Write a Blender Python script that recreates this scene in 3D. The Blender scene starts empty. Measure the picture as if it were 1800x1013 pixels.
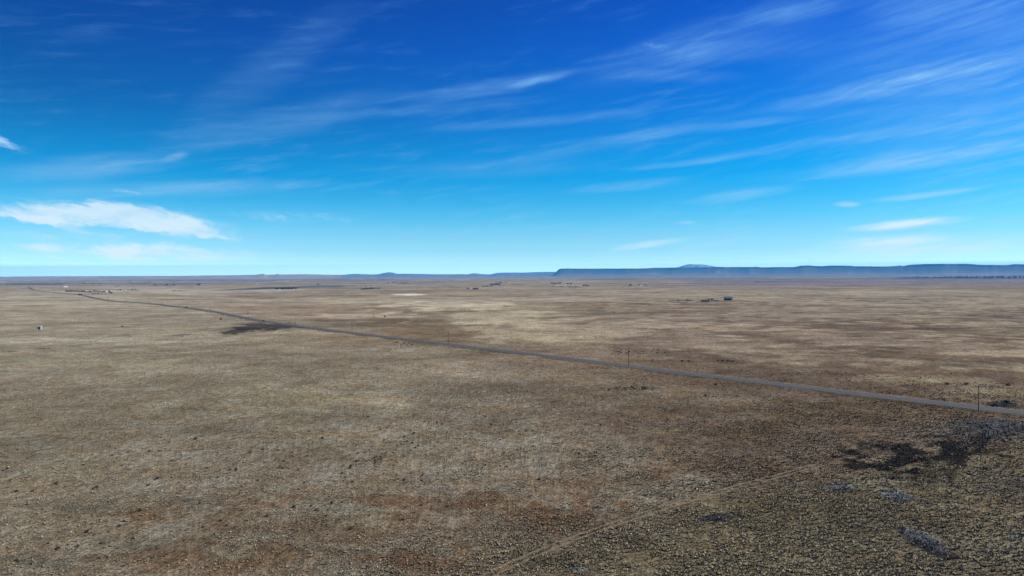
import bpy, math, random
import numpy as np
from mathutils import Vector, Matrix
random.seed(7)
RNG = np.random.default_rng(7)
S = bpy.context.scene
COL = S.collection
R = math.radians

# ------------------------------------------------------------------ camera
CAM_H = 55.0
PITCH, ROLL = 1.12, -0.24
cam = bpy.data.cameras.new('camera')
cam.sensor_width = 36; cam.lens = 24
cam.clip_start = 0.5; cam.clip_end = 200000
camo = bpy.data.objects.new('camera', cam)
COL.objects.link(camo)
CM = Matrix.Rotation(R(90 - PITCH), 3, 'X') @ Matrix.Rotation(R(ROLL), 3, 'Z')
camo.matrix_world = Matrix.Translation((0, 0, CAM_H)) @ CM.to_4x4()
S.camera = camo
S.view_settings.view_transform = 'Standard'
S.view_settings.look = 'None'
EXPO = 0.8
S.view_settings.exposure = EXPO
EX = 2 ** EXPO
S.view_settings.gamma = 1.0
S.render.engine = 'CYCLES'
S.cycles.use_denoising = True
S.cycles.denoiser = 'OPENIMAGEDENOISE'
S.cycles.denoising_input_passes = 'RGB_ALBEDO_NORMAL'
S.cycles.max_bounces = 4
S.cycles.diffuse_bounces = 2
S.cycles.volume_bounces = 0
S.cycles.use_adaptive_sampling = False
S.cycles.sample_clamp_indirect = 3

SUN_AZ, SUN_EL = 98.0, 30.0
sl = bpy.data.lights.new('sun', 'SUN')
sl.energy = 4.5; sl.angle = R(0.5); sl.color = (1.0, 0.93, 0.83)
so = bpy.data.objects.new('sun', sl); COL.objects.link(so)
sd = Vector((math.sin(R(SUN_AZ)) * math.cos(R(SUN_EL)), math.cos(R(SUN_AZ)) * math.cos(R(SUN_EL)), math.sin(R(SUN_EL))))
so.rotation_euler = sd.to_track_quat('Z', 'Y').to_euler()
so.location = (0, 0, 300)


def ray(px, py):
    """direction from the camera through a point given in the 1800 x 1013 frame"""
    v = Vector(((px - 900) / 1200.0, -(py - 506.5) / 1200.0, -1.0))
    return (CM @ v).normalized()


def azel(px, py):
    d = ray(px, py)
    return math.degrees(math.atan2(d.x, d.y)), math.degrees(math.asin(d.z))


# ------------------------------------------------------------------ sky
W = bpy.data.worlds.new('World'); S.world = W; W.use_nodes = True
nt = W.node_tree
N = nt.nodes; LK = nt.links
bg = N['Background']; bg.inputs[1].default_value = 0.1
sky = N.new('ShaderNodeTexSky'); sky.sky_type = 'NISHITA'; sky.sun_disc = False
sky.sun_elevation = R(SUN_EL); sky.sun_rotation = R(SUN_AZ)
sky.altitude = 2000; sky.ozone_density = 3; sky.air_density = 1; sky.dust_density = 0.3
tc = N.new('ShaderNodeTexCoord')
sep = N.new('ShaderNodeSeparateXYZ'); LK.new(tc.outputs['Generated'], sep.inputs[0])


def wmath(op, a, b=None, c=None, clamp=False):
    n = N.new('ShaderNodeMath'); n.operation = op; n.use_clamp = clamp
    for i, v in enumerate((a, b, c)):
        if v is None: continue
        if isinstance(v, (int, float)): n.inputs[i].default_value = v
        else: LK.new(v, n.inputs[i])
    return n.outputs[0]


ramp = N.new('ShaderNodeValToRGB')
LK.new(wmath('MULTIPLY', sep.outputs[2], 1.6), ramp.inputs[0])
# clear Nishita radiance (strength 0.1) at some elevations, and the deep blue desert sky wanted there
AIR_DENS, AIR_TOP, AIR_R = 4.0e-5, 660.0, 42000.0
AIR_J = (0.07, 0.23, 0.40)
NISH = [(0.2, (.615, .641, .515), (186, 240, 250)), (0.5, (.595, .640, .533), (184, 240, 250)), (0.8, (.570, .638, .550), (180, 238, 250)), (1.1, (.545, .632, .563), (176, 236, 250)), (1.5, (.510, .617, .580), (170, 233, 249)), (2, (.469, .599, .598), (158, 228, 249)),
        (3, (.389, .545, .616), (140, 218, 248)),
        (4.5, (.314, .476, .610), (104, 204, 246)), (6, (.257, .412, .583), (72, 188, 243)), (8, (.208, .348, .537), (38, 170, 240)), (10, (.174, .299, .491), (28, 156, 234)),
        (13.5, (.137, .241, .424), (22, 128, 222)), (18, (.107, .192, .356), (16, 103, 208)), (21.5, (.094, .170, .323), (13, 90, 194))]
GR = []
for e_, n_, t_ in NISH:
    T_ = math.exp(-AIR_DENS * min(AIR_R, (AIR_TOP - CAM_H) / math.sin(R(e_))))
    want = [((((v / 255) + .055) / 1.055) ** 2.4) / EX * (1 + .16 * max(0, 1.8 - e_) / 1.8) for v in t_]
    GR.append((math.sin(R(e_)), tuple(max(.0012, (w_ - j_ * (1 - T_)) / T_) / x_ for w_, j_, x_ in zip(want, AIR_J, n_))))
GR += [(.43, (.16, .42, .8)), (.55, (.6, .7, .8))]
el = ramp.color_ramp.elements
while len(el) < len(GR): el.new(0.5)
for e, (p, c) in zip(el, GR):
    e.position = min(1, p * 1.6); e.color = (c[0] / 4, c[1] / 4, c[2] / 4, 1)
grade = N.new('ShaderNodeMix'); grade.data_type = 'RGBA'; grade.blend_type = 'MULTIPLY'
grade.inputs[0].default_value = 1; grade.clamp_result = False
LK.new(sky.outputs[0], grade.inputs[6]); LK.new(ramp.outputs[0], grade.inputs[7])
g2 = N.new('ShaderNodeVectorMath'); g2.operation = 'SCALE'; LK.new(grade.outputs[2], g2.inputs[0])

az = wmath('MULTIPLY', wmath('ARCTAN2', sep.outputs[0], sep.outputs[1]), 180 / math.pi)
elv = wmath('MULTIPLY', wmath('ARCSINE', sep.outputs[2]), 180 / math.pi)
# the sky is deepest towards the left, away from the sun and the cirrus
west = N.new('ShaderNodeMapRange'); west.interpolation_type = 'SMOOTHSTEP'; LK.new(az, west.inputs[0])
for i, x in zip((1, 2, 3, 4), (-52, 25, 0.62, 0.0)): west.inputs[i].default_value = x
hi = N.new('ShaderNodeMapRange'); hi.interpolation_type = 'SMOOTHSTEP'; LK.new(elv, hi.inputs[0])
for i, x in zip((1, 2, 3, 4), (0.5, 14, 0.26, 1.0)): hi.inputs[i].default_value = x
LK.new(wmath('MULTIPLY', wmath('SUBTRACT', 1.0, wmath('MULTIPLY', west.outputs[0], hi.outputs[0])), 4.0), g2.inputs[3])
cmb = N.new('ShaderNodeCombineXYZ'); LK.new(az, cmb.inputs[0]); LK.new(elv, cmb.inputs[1])


def wnoise(vec, scale, detail, rough, rot=0.0, sc=(1, 1, 1), dist=0.0, color=False):
    m = N.new('ShaderNodeMapping'); m.vector_type = 'TEXTURE'
    m.inputs['Rotation'].default_value = (0, 0, R(rot)); m.inputs['Scale'].default_value = sc
    LK.new(vec, m.inputs[0])
    n = N.new('ShaderNodeTexNoise'); LK.new(m.outputs[0], n.inputs['Vector'])
    n.inputs['Scale'].default_value = scale; n.inputs['Detail'].default_value = detail
    n.inputs['Roughness'].default_value = rough; n.inputs['Distortion'].default_value = dist
    return n.outputs['Color' if color else 'Fac']


# gentle warping so that no streak has a ruled edge
wc = wnoise(cmb.outputs[0], 0.35, 4, 0.6, rot=8, sc=(3.0, 1, 1), color=True)
ws = N.new('ShaderNodeVectorMath'); ws.operation = 'SUBTRACT'; LK.new(wc, ws.inputs[0]); ws.inputs[1].default_value = (.5, .5, .5)
wm = N.new('ShaderNodeVectorMath'); wm.operation = 'MULTIPLY'; LK.new(ws.outputs[0], wm.inputs[0]); wm.inputs[1].default_value = (3.2, .7, 0)
wv = N.new('ShaderNodeVectorMath'); wv.operation = 'ADD'; LK.new(cmb.outputs[0], wv.inputs[0]); LK.new(wm.outputs[0], wv.inputs[1])
VEC = wv.outputs[0]
wf = wnoise(cmb.outputs[0], 1.4, 6, 0.65, rot=-10, sc=(2.5, 1, 1), color=True)
wq = N.new('ShaderNodeVectorMath'); wq.operation = 'SUBTRACT'; LK.new(wf, wq.inputs[0]); wq.inputs[1].default_value = (.5, .5, .5)
wr = N.new('ShaderNodeVectorMath'); wr.operation = 'MULTIPLY'; LK.new(wq.outputs[0], wr.inputs[0]); wr.inputs[1].default_value = (2.2, .9, 0)
wt = N.new('ShaderNodeVectorMath'); wt.operation = 'ADD'; LK.new(cmb.outputs[0], wt.inputs[0]); LK.new(wr.outputs[0], wt.inputs[1])
VEC0 = wt.outputs[0]
fib_r = wnoise(VEC, 1.5, 7, 0.62, rot=9, sc=(8, 0.9, 1), dist=0.15)
fib_l = wnoise(VEC0, 1.3, 9, 0.62, rot=-7, sc=(4, 1.0, 1), dist=0.3)
puff = wnoise(VEC, 0.28, 5, 0.6, rot=9, sc=(3, 1, 1), dist=0.4)


def mrange(v, a, b, c, d, smooth=True):
    m = N.new('ShaderNodeMapRange'); LK.new(v, m.inputs[0])
    if smooth: m.interpolation_type = 'SMOOTHSTEP'
    for i, x in zip((1, 2, 3, 4), (a, b, c, d)): m.inputs[i].default_value = x
    return m.outputs[0]


STREAKS = [  # x0, y0, x1, y1, half width (px), strength, fibre set
    (150, 362, 436, 418, 20, .95, 0), (-120, 362, 300, 380, 16, .85, 0), (140, 360, 300, 392, 18, .45, 0), (0, 385, 250, 395, 10, .35, 0),
    (-120, 436, 560, 452, 14, .62, 0), (-120, 468, 480, 472, 10, .40, 0), (-60, 232, 62, 268, 7, .75, 0),
    (185, 331, 258, 344, 3, .30, 0), (-60, 308, 340, 278, 16, .20, 1), (270, 282, 330, 266, 6, .26, 1),
    (-60, 340, 600, 320, 12, .16, 1), (340, 375, 680, 384, 9, .26, 0), (-60, 405, 300, 420, 9, .25, 0),
    (260, 262, 720, 160, 22, .17, 1), (660, 178, 1040, 124, 12, .24, 1), (860, 155, 1030, 126, 6, .28, 1),
    (300, 240, 660, -20, 30, .10, 1), (1000, 142, 1500, -15, 34, .20, 1), (1120, 75, 1180, 88, 8, .2, 0),
    (1020, 128, 1330, 132, 10, .12, 1), (1300, 40, 1520, -10, 16, .20, 1), (1480, 10, 1900, 20, 30, .20, 1),
    (860, 290, 1330, 192, 11, .12, 1), (1270, 205, 1900, 68, 13, .26, 1), (1520, 152, 1900, 88, 6, .22, 1),
    (1180, 228, 1440, 204, 7, .16, 1), (1080, 298, 1370, 266, 5, .18, 1), (1340, 316, 1900, 238, 14, .26, 1),
    (980, 338, 1230, 312, 8, .15, 1), (1190, 357, 1420, 328, 8, .20, 1), (1460, 360, 1525, 357, 4, .38, 1),
    (1525, 353, 1740, 330, 5, .28, 1), (1480, 403, 1720, 383, 7, .80, 1), (1050, 441, 1230, 419, 6, .45, 1),
    (1175, 392, 1225, 391, 3, .25, 1), (1440, 432, 1680, 414, 7, .30, 1), (1380, 446, 1900, 424, 17, .36, 1),
    (700, 230, 1250, 178, 9, .14, 1), (940, 255, 1500, 190, 8, .12, 1), (560, 205, 1000, 168, 10, .12, 1), (1250, 275, 1800, 200, 8, .14, 1), (1100, 100, 1500, 70, 18, .12, 1),
    (1350, 120, 2100, 60, 150, .16, 1), (1500, 200, 2100, 150, 120, .10, 1), (620, 300, 1100, 285, 16, .07, 1),
]
tot = {0: None, 1: None}
for x0, y0, x1, y1, hw, st, fs in STREAKS:
    a0, e0 = azel(x0, y0); a1, e1 = azel(x1, y1)
    m = N.new('ShaderNodeMapping'); m.vector_type = 'TEXTURE'
    m.inputs['Location'].default_value = ((a0 + a1) / 2, (e0 + e1) / 2, 0)
    m.inputs['Rotation'].default_value = (0, 0, math.atan2(e1 - e0, a1 - a0))
    m.inputs['Scale'].default_value = (math.hypot(a1 - a0, e1 - e0) / 2 * 1.15, hw / 21.0 * 1.5, 1)
    LK.new(VEC if fs else VEC0, m.inputs[0])
    ln = N.new('ShaderNodeVectorMath'); ln.operation = 'LENGTH'; LK.new(m.outputs[0], ln.inputs[0])
    f = mrange(ln.outputs['Value'], 1.0, 0.12, 0.0, st)
    tot[fs] = f if tot[fs] is None else wmath('ADD', tot[fs], f)
edge = wmath('MULTIPLY', wmath('MULTIPLY', wmath('SUBTRACT', fib_l, 0.5), 1.7), wmath('MINIMUM', wmath('MULTIPLY', tot[0], 4.0), 1.3))
c0 = wmath('MULTIPLY', mrange(wmath('ADD', tot[0], edge), 0.0, 1.0, 0.0, 0.92), mrange(fib_l, 0.35, 0.62, 0.72, 1.0))
c1 = wmath('MULTIPLY', tot[1], mrange(fib_r, 0.28, 0.72, 0.50, 1.32))
haze_f = wmath('MULTIPLY', wmath('MULTIPLY', mrange(fib_r, 0.45, 0.72, 0, 1), mrange(puff, 0.40, 0.66, 0, 1)), 0.11)
allc = wmath('ADD', wmath('ADD', c0, c1), haze_f)
front = wmath('MULTIPLY', mrange(elv, 0.4, 2.2, 0.25, 1.0), allc)
front = wmath('MINIMUM', front, 0.88)
cmix = N.new('ShaderNodeMix'); cmix.data_type = 'RGBA'; cmix.clamp_result = False
LK.new(front, cmix.inputs[0]); LK.new(g2.outputs[0], cmix.inputs[6])
ccol = N.new('ShaderNodeValToRGB'); LK.new(wmath('MULTIPLY', sep.outputs[2], 1.6), ccol.inputs[0])
CW = [(.2, (228, 248, 252)), (.5, (228, 248, 252)), (.8, (228, 248, 252)), (1.1, (228, 247, 252)), (1.5, (228, 246, 252)), (2, (226, 245, 252)), (3, (222, 243, 252)), (5, (214, 238, 252)), (8, (185, 222, 252)), (12, (148, 205, 252)), (20, (120, 185, 246))]
el = ccol.color_ramp.elements
while len(el) < len(CW): el.new(0.5)
for e, (e_, w_) in zip(el, CW):
    T_ = math.exp(-AIR_DENS * min(AIR_R, (AIR_TOP - CAM_H) / math.sin(R(e_))))
    v_ = [((((v / 255) + .055) / 1.055) ** 2.4 / EX - j_ * (1 - T_)) / T_ * 10 for v, j_ in zip(w_, AIR_J)]
    e.position = math.sin(R(e_)) * 1.6; e.color = (v_[0] / 40, v_[1] / 40, v_[2] / 40, 1)
csc = N.new('ShaderNodeVectorMath'); csc.operation = 'SCALE'; csc.inputs[3].default_value = 40; LK.new(ccol.outputs[0], csc.inputs[0])
LK.new(csc.outputs[0], cmix.inputs[7])
LK.new(cmix.outputs[2], bg.inputs[0])


# ------------------------------------------------------------------ numpy noise and terrain
PERM = RNG.permutation(4096)
VALS = RNG.random(4096)


def vnoise(x, y, seed=0):
    x = np.asarray(x, float); y = np.asarray(y, float)
    xi = np.floor(x).astype(np.int64); yi = np.floor(y).astype(np.int64)
    fx = x - xi; fy = y - yi
    fx = fx * fx * (3 - 2 * fx); fy = fy * fy * (3 - 2 * fy)

    def h(a, b):
        return VALS[PERM[(PERM[(a + seed * 131) & 4095] + b) & 4095]]
    return (h(xi, yi) * (1 - fx) + h(xi + 1, yi) * fx) * (1 - fy) + (h(xi, yi + 1) * (1 - fx) + h(xi + 1, yi + 1) * fx) * fy


def fbm(x, y, o=4, seed=0, g=0.5):
    s = 0; a = 1; t = 0
    for k in range(o):
        s = s + a * (vnoise(x * 2 ** k + 17.3 * k, y * 2 ** k - 9.1 * k, seed + k) * 2 - 1); t += a; a *= g
    return s / t


def sstep(v, a, b):
    t = np.clip((v - a) / (b - a), 0, 1)
    return t * t * (3 - 2 * t)


def height(x, y):
    x = np.asarray(x, float); y = np.asarray(y, float)
    r = np.hypot(x, y)
    far = sstep(r, 500, 1800)
    h = fbm(x / 130, y / 110, 3, 3) * 1.1 * (1 - sstep(r, 900, 2500))
    h = h + fbm(x / 1100 + 5, y / 800, 2, 9) * (1.2 + 2.2 * far + 5 * sstep(r, 3500, 9000))
    return h


def at(px, py, dz=0.0):
    """ground point seen at (px, py)"""
    d = ray(px, py)
    dz_ = min(d.z, -1e-4)
    t = CAM_H / -dz_
    for _ in range(14):
        x, y = d.x * t, d.y * t
        h = float(height(x, y))
        t = 0.5 * t + 0.5 * (CAM_H - h) / -dz_
    x, y = d.x * t, d.y * t
    return Vector((x, y, float(height(x, y)) + dz))


def hz(x, y):
    return float(height(x, y))


def lin(c):
    return np.array([(((v / 255) + .055) / 1.055) ** 2.4 if v > 10 else v / 255 / 12.92 for v in c])


GAIN = 0.80      # turns a sunlit ground colour into its albedo


class Patch:
    def __init__(s, px, py, rx, ry, col, st, rough=0.5, rot=0):
        c = at(px, py); ca, sa = math.cos(R(rot)), math.sin(R(rot))
        u = at(px + rx * ca, py - rx * sa * 1.0) - c
        v = at(px - ry * sa, py - ry * ca) - at(px + ry * sa, py + ry * ca)
        v = v * 0.5
        det = u.x * v.y - u.y * v.x
        s.c = c; s.inv = (v.y / det, -v.x / det, -u.y / det, u.x / det)
        s.col = lin(col) * GAIN; s.st = st; s.rough = rough; s.L = max(u.length * .45, 3); s.V = max(v.length * .45, 3)

    def mask(s, x, y):
        dx, dy = x - s.c.x, y - s.c.y
        a = s.inv[0] * dx + s.inv[1] * dy; b = s.inv[2] * dx + s.inv[3] * dy
        q = np.sqrt(a * a + b * b)
        m = q < 2.2
        out = np.zeros_like(q)
        if m.any():
            n = fbm(a[m] * 2.3 + s.c.x * .01, b[m] * 2.3 + s.c.y * .013, 5, 21, .62)
            out[m] = sstep(q[m] + n * s.rough * 1.6, 1.15, 0.65) if False else 1 - sstep(q[m] + n * s.rough * 1.6, 0.65, 1.15)
        return out * s.st


PATCHES = [Patch(*a) for a in [
    # broad tones of the prairie
    (500, 960, 1000, 120, (112, 92, 68), .75, .4), (1000, 860, 700, 60, (112, 98, 78), .5, .4),
    (100, 780, 400, 60, (112, 100, 80), .5, .5), (1380, 590, 520, 70, (122, 106, 92), .75, .35), (1500, 640, 400, 35, (112, 96, 80), .6, .4),
    (1650, 530, 300, 20, (125, 116, 104), .6, .4), (900, 665, 500, 35, (118, 104, 86), .55, .5), (1500, 720, 330, 30, (112, 96, 70), .6, .5),
    (480, 700, 230, 40, (166, 153, 122), .75, .7), (640, 618, 170, 14, (120, 104, 84), .65, .7), (860, 655, 240, 14, (116, 102, 84), .5, .8), (120, 652, 240, 9, (126, 116, 98), .5, .8), (1050, 700, 200, 14, (138, 126, 104), .5, .9), (700, 780, 300, 22, (106, 95, 80), .5, .9), (330, 665, 300, 30, (138, 128, 106), .5, .6), (120, 560, 420, 55, (156, 149, 130), .6, .5),
    (60, 720, 200, 30, (140, 130, 108), .5, .7), (560, 545, 200, 12, (140, 122, 104), .5, .5), (700, 590, 200, 18, (140, 122, 98), .6, .5),
    # bare reddish soil
    (430, 880, 110, 16, (122, 98, 76), .5, 1.1), (620, 930, 200, 26, (120, 98, 76), .55, 1.1), (330, 985, 240, 30, (124, 99, 74), .55, 1.1),
    (760, 880, 200, 16, (122, 92, 68), .6, 1.2), (990, 905, 90, 30, (130, 96, 68), .6, 1.1), (1230, 820, 120, 14, (116, 90, 66), .5, 1.1),
    (250, 905, 90, 12, (126, 96, 66), .6, 1.1), (1010, 845, 130, 12, (122, 95, 70), .5, 1.2), (760, 985, 120, 24, (124, 92, 64), .6, 1.1),
    # green grey rough grass, lower right
    (1560, 930, 430, 130, (140, 131, 108), .85, .4), (1150, 985, 330, 55, (134, 124, 100), .7, .5), (1700, 820, 200, 50, (140, 130, 106), .7, .5),
    (1300, 905, 180, 30, (112, 101, 76), .5, .7),
    # pale straw and silt streaks
    (870, 562, 140, 20, (176, 166, 142), .75, .9), (790, 536, 110, 8, (180, 172, 150), .8, .9), (960, 592, 110, 12, (170, 158, 132), .7, 1.0),
    (1090, 572, 140, 14, (168, 154, 134), .65, 1.0), (1220, 600, 110, 9, (162, 148, 130), .6, 1.1), (640, 556, 110, 5, (176, 168, 148), .7, .9),
    (1330, 615, 120, 8, (156, 142, 124), .6, 1.2), (1450, 632, 120, 7, (150, 138, 118), .6, 1.2), (1560, 600, 140, 8, (148, 136, 120), .6, 1.2),
    (1660, 640, 120, 7, (146, 136, 114), .6, 1.2), (1250, 560, 200, 8, (150, 140, 126), .5, 1.1), (1600, 668, 100, 5, (146, 138, 108), .6, 1.2),
    (1750, 690, 90, 6, (142, 134, 102), .6, 1.1), (120, 600, 160, 8, (160, 156, 138), .6, .9), (250, 596, 160, 7, (164, 158, 138), .6, .8),
    (350, 575, 120, 7, (160, 152, 130), .5, .9), (170, 640, 240, 12, (150, 143, 120), .5, 1.0), (560, 700, 90, 8, (160, 150, 116), .6, .9),
    (1180, 757, 40, 5, (146, 136, 108), .6, 1.0), (800, 612, 120, 7, (150, 143, 124), .5, 1.0), (600, 640, 160, 14, (140, 130, 108), .5, .9),
    (990, 610, 70, 6, (160, 148, 124), .6, .9), (720, 518, 32, 1.6, (205, 200, 186), .9, .3), (560, 528, 260, 5, (168, 160, 142), .6, .6),
    (300, 512, 200, 5, (166, 160, 146), .5, .6), (470, 509.5, 80, 1.5, (168, 166, 158), .6, .3), (900, 526, 200, 4, (158, 150, 136), .5, .7),
    (600, 735, 70, 8, (134, 128, 112), .5, 1.0), (560, 880, 60, 8, (122, 120, 102), .6, 1.0), (600, 915, 50, 8, (124, 120, 100), .5, 1.0),
    (640, 968, 30, 7, (124, 120, 104), .6, .9), (340, 880, 60, 8, (116, 114, 102), .6, 1.0), (230, 960, 60, 7, (114, 112, 98), .6, 1.0),
    (110, 890, 90, 12, (108, 106, 94), .6, 1.1), (1110, 858, 30, 5, (128, 124, 96), .6, .9), (60, 985, 80, 20, (104, 104, 92), .6, 1.0),
    (1010, 925, 40, 6, (124, 122, 96), .6, .9), (1310, 850, 50, 6, (120, 108, 80), .5, .9), (120, 828, 50, 5, (138, 132, 104), .6, .9),
    # charred ground, weeds, gullies, ploughed strips
    (462, 574, 58, 7, (66, 60, 58), .95, .55, 1), (418, 582, 34, 4, (64, 58, 56), .9, .7, 6), (500, 573, 26, 4.5, (72, 66, 64), .9, .3),
    (320, 589, 28, 2, (92, 92, 88), .7, .9, 4), (15, 618, 16, 1.6, (84, 88, 82), .8, .8), (75, 613, 16, 1.4, (84, 88, 82), .8, .9, 4), (150, 606, 30, 1.2, (98, 100, 90), .6, .9, 6),
    (1600, 801, 105, 25, (38, 34, 32), .95, 1.2), (1680, 783, 65, 16, (38, 34, 33), .93, 1.2, 12), (1520, 785, 45, 12, (52, 46, 40), .75, .9), (1625, 835, 60, 12, (50, 45, 42), .7, .9),
    (1640, 852, 40, 8, (70, 66, 58), .6, 1.0), (1745, 752, 75, 16, (96, 98, 100), .8, .7, -2), (1690, 750, 40, 12, (92, 94, 94), .7, .9),
    (1760, 762, 60, 9, (70, 70, 72), .6, .9, 12), (1775, 845, 50, 22, (98, 102, 98), .5, 1.0),
    (1575, 873, 26, 10, (104, 110, 118), .8, .8, -12), (1480, 856, 26, 7, (92, 94, 94), .7, .9), (1625, 955, 60, 12, (66, 66, 68), .85, .7, -28),
    (1262, 911, 34, 6, (62, 60, 64), .9, .6, 4), (1665, 970, 26, 9, (86, 62, 50), .6, .9, -30), (1790, 940, 16, 8, (104, 108, 104), .7, .8),
    (1160, 948, 90, 8, (66, 62, 54), .5, 1.1), (960, 985, 80, 14, (70, 66, 58), .5, 1.1),
    (1755, 713, 32, 5.5, (58, 54, 46), .85, .7, -4), (740, 604, 45, 4, (96, 92, 80), .55, 1.1, -6), (1110, 683, 34, 3.5, (88, 80, 66), .6, 1.0),
    (1130, 622, 52, 6, (104, 96, 78), .5, 1.1, -4), (1215, 636.5, 7, 1.2, (70, 64, 54), .8, .5), (1270, 635, 18, 1.5, (80, 74, 60), .8, .8),
    (490, 506, 92, 2.0, (66, 74, 64), .95, .25, 1.6), (585, 503, 40, 1.8, (78, 84, 74), .9, .3, 1), (620, 507, 80, 2.2, (104, 102, 96), .7, .5), (735, 511.5, 62, 1.3, (110, 98, 84), .85, .4, 1),
    (720, 498, 50, .9, (100, 96, 96), .7, .5), (1218, 529.5, 58, 3.2, (98, 98, 90), .85, .4, .5), (1700, 507, 260, 1.6, (104, 98, 92), .6, .5),
    (1400, 497, 220, 1.6, (104, 98, 96), .6, .6), (1300, 490.5, 330, 1.0, (88, 84, 90), .7, .6), (1350, 495, 90, 1.3, (84, 80, 84), .7, .6),
    (250, 499, 300, 1.5, (98, 94, 98), .7, .8), (60, 499.6, 90, 1.2, (78, 78, 80), .7, .8), (500, 493, 400, 1.8, (106, 100, 108), .6, .7),
    (1500, 493.5, 480, 5, (108, 100, 104), .7, .4), (1690, 488, 160, 2.0, (62, 62, 66), .75, .5), (60, 538, 40, 1.3, (98, 88, 78), .7, .6), (1130, 517, 200, 3, (146, 134, 122), .5, .8), (950, 510, 150, 2, (128, 118, 112), .5, .8),
    (180, 576, 110, 1.2, (112, 106, 94), .5, 1.0), (430, 540, 60, 2, (146, 118, 98), .5, .6), (600, 560, 100, 3, (142, 116, 96), .5, .8),
]]

ROAD_PX = [(1985, 750), (1800, 727), (1720, 717.5), (1600, 704), (1400, 680.5), (1200, 655.5), (1000, 630.8), (900, 618), (800, 605.7), (700, 594.5),
           (620, 583.5), (520, 573), (430, 558.5), (380, 549), (330, 541.5), (260, 533.5), (200, 529.5), (165, 524), (145, 519.5), (110, 516), (62, 510.5), (50, 504.5)]


def catmull(pts, n):
    out = []
    for i in range(len(pts) - 1):
        p0 = pts[max(i - 1, 0)]; p1 = pts[i]; p2 = pts[i + 1]; p3 = pts[min(i + 2, len(pts) - 1)]
        for k in range(n):
            t = k / n
            out.append(0.5 * ((2 * p1) + (p2 - p0) * t + (2 * p0 - 5 * p1 + 4 * p2 - p3) * t * t + (3 * p1 - p0 - 3 * p2 + p3) * t ** 3))
    out.append(pts[-1].copy())
    return out


def unproject(pts):
    r = []
    for p in pts:
        q = at(*p); r.append(Vector((q.x, q.y, 0)))
    return r


_rp = unproject(ROAD_PX)
# keep the nearer highway straight in plan, as a real one is: average towards the chord
_dir = (_rp[11] - _rp[0]).normalized()
for i in range(1, 11):
    w = _rp[i] - _rp[0]
    _rp[i] = _rp[0] + _dir * w.dot(_dir) + (w - _dir * w.dot(_dir)) * 0.4
ROADL = catmull(_rp, 10)
RA = np.array([(p.x, p.y) for p in ROADL])
TRACK_PX = [(820, 1030), (960, 966), (1050, 932), (1130, 905), (1200, 883), (1260, 866), (1330, 847), (1380, 834), (1440, 818)]
TRL = catmull(unproject(TRACK_PX), 10)
TA = np.array([(p.x, p.y) for p in TRL])


def line_dist(x, y, P):
    """signed distance (positive on the far side) to a polyline"""
    best = np.full(x.shape, 1e9); sg = np.zeros(x.shape)
    for i in range(len(P) - 1):
        a = P[i]; b = P[i + 1]; d = b - a; L2 = float(d @ d)
        t = np.clip(((x - a[0]) * d[0] + (y - a[1]) * d[1]) / L2, 0, 1)
        qx = x - a[0] - t * d[0]; qy = y - a[1] - t * d[1]
        q = np.hypot(qx, qy); m = q < best
        best[m] = q[m]; sg[m] = np.where((d[0] * qy - d[1] * qx)[m] > 0, -1, 1)
    return best * sg


def albedo(x, y):
    r = np.hypot(x, y)
    base = np.zeros(x.shape + (3,))
    n1 = fbm(x / 150, y / 130, 4, 31, .6)[..., None]
    n2 = fbm(x / 26, y / 30, 4, 41, .65)[..., None]
    n3 = fbm(x / 900, y / 600, 4, 51, .6)[..., None]
    straw = lin((146, 137, 114)) * GAIN; brown = lin((118, 102, 82)) * GAIN; grey = lin((134, 130, 118)) * GAIN
    k = np.clip(0.5 + 0.8 * n1 + 0.4 * n3, 0, 1)
    base[:] = brown * (1 - k) + straw * k
    g = np.clip(n2 * 1.6 - .1 + n3 * .4, 0, .7)
    base = base * (1 - g) + grey * g
    for p in PATCHES:
        m = p.mask(x, y)[..., None]
        if m.max() > 0:
            base = base * (1 - m) + p.col * m
    base = base * (1 + 0.30 * n2 + 0.24 * n1)
    tone = 0.80 + 0.20 * sstep(r, 220, 520) + 0.32 * sstep(r, 600, 1900)      # darker close to the origin, brighter with distance
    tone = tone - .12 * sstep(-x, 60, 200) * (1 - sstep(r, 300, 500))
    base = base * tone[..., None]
    # drifts of silt and thatch ~ stripes a few tens of metres wide in the middle distance
    s = fbm(x / 60 + y / 300, y / 34, 4, 61, .6)[..., None] * sstep(r, 300, 700)[..., None]
    base = base * (1 + 0.30 * s)
    rt = sstep(x + .1 * y, 0, 400) * sstep(r, 330, 480) * (1 - sstep(r, 1500, 2600))
    wx = fbm(x / 60, y / 60, 2, 64)
    f = .55 * fbm(x / 55, y / 42, 3, 62, .6) + .85 * fbm(x / 19 + wx, y / 15 + wx, 3, 66, .6)
    fl = (sstep(f, .05, .42) * rt * .8)[..., None]
    base = base * (1 - fl) + lin((168, 156, 134)) * GAIN * fl
    fd = (sstep(-f, .12, .5) * (rt * .6 + .25))[..., None]
    base = base * (1 - fd) + lin((92, 80, 70)) * GAIN * fd * .9 + base * fd * .1
    s = fbm(x / 500, y / 260, 3, 71, .6)[..., None] * sstep(r, 1800, 4500)[..., None]
    base = base * (1 + 0.35 * s)
    base = base * np.array([1.0, .99, .95])
    return np.clip(base, 0.006, 0.6)


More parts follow.
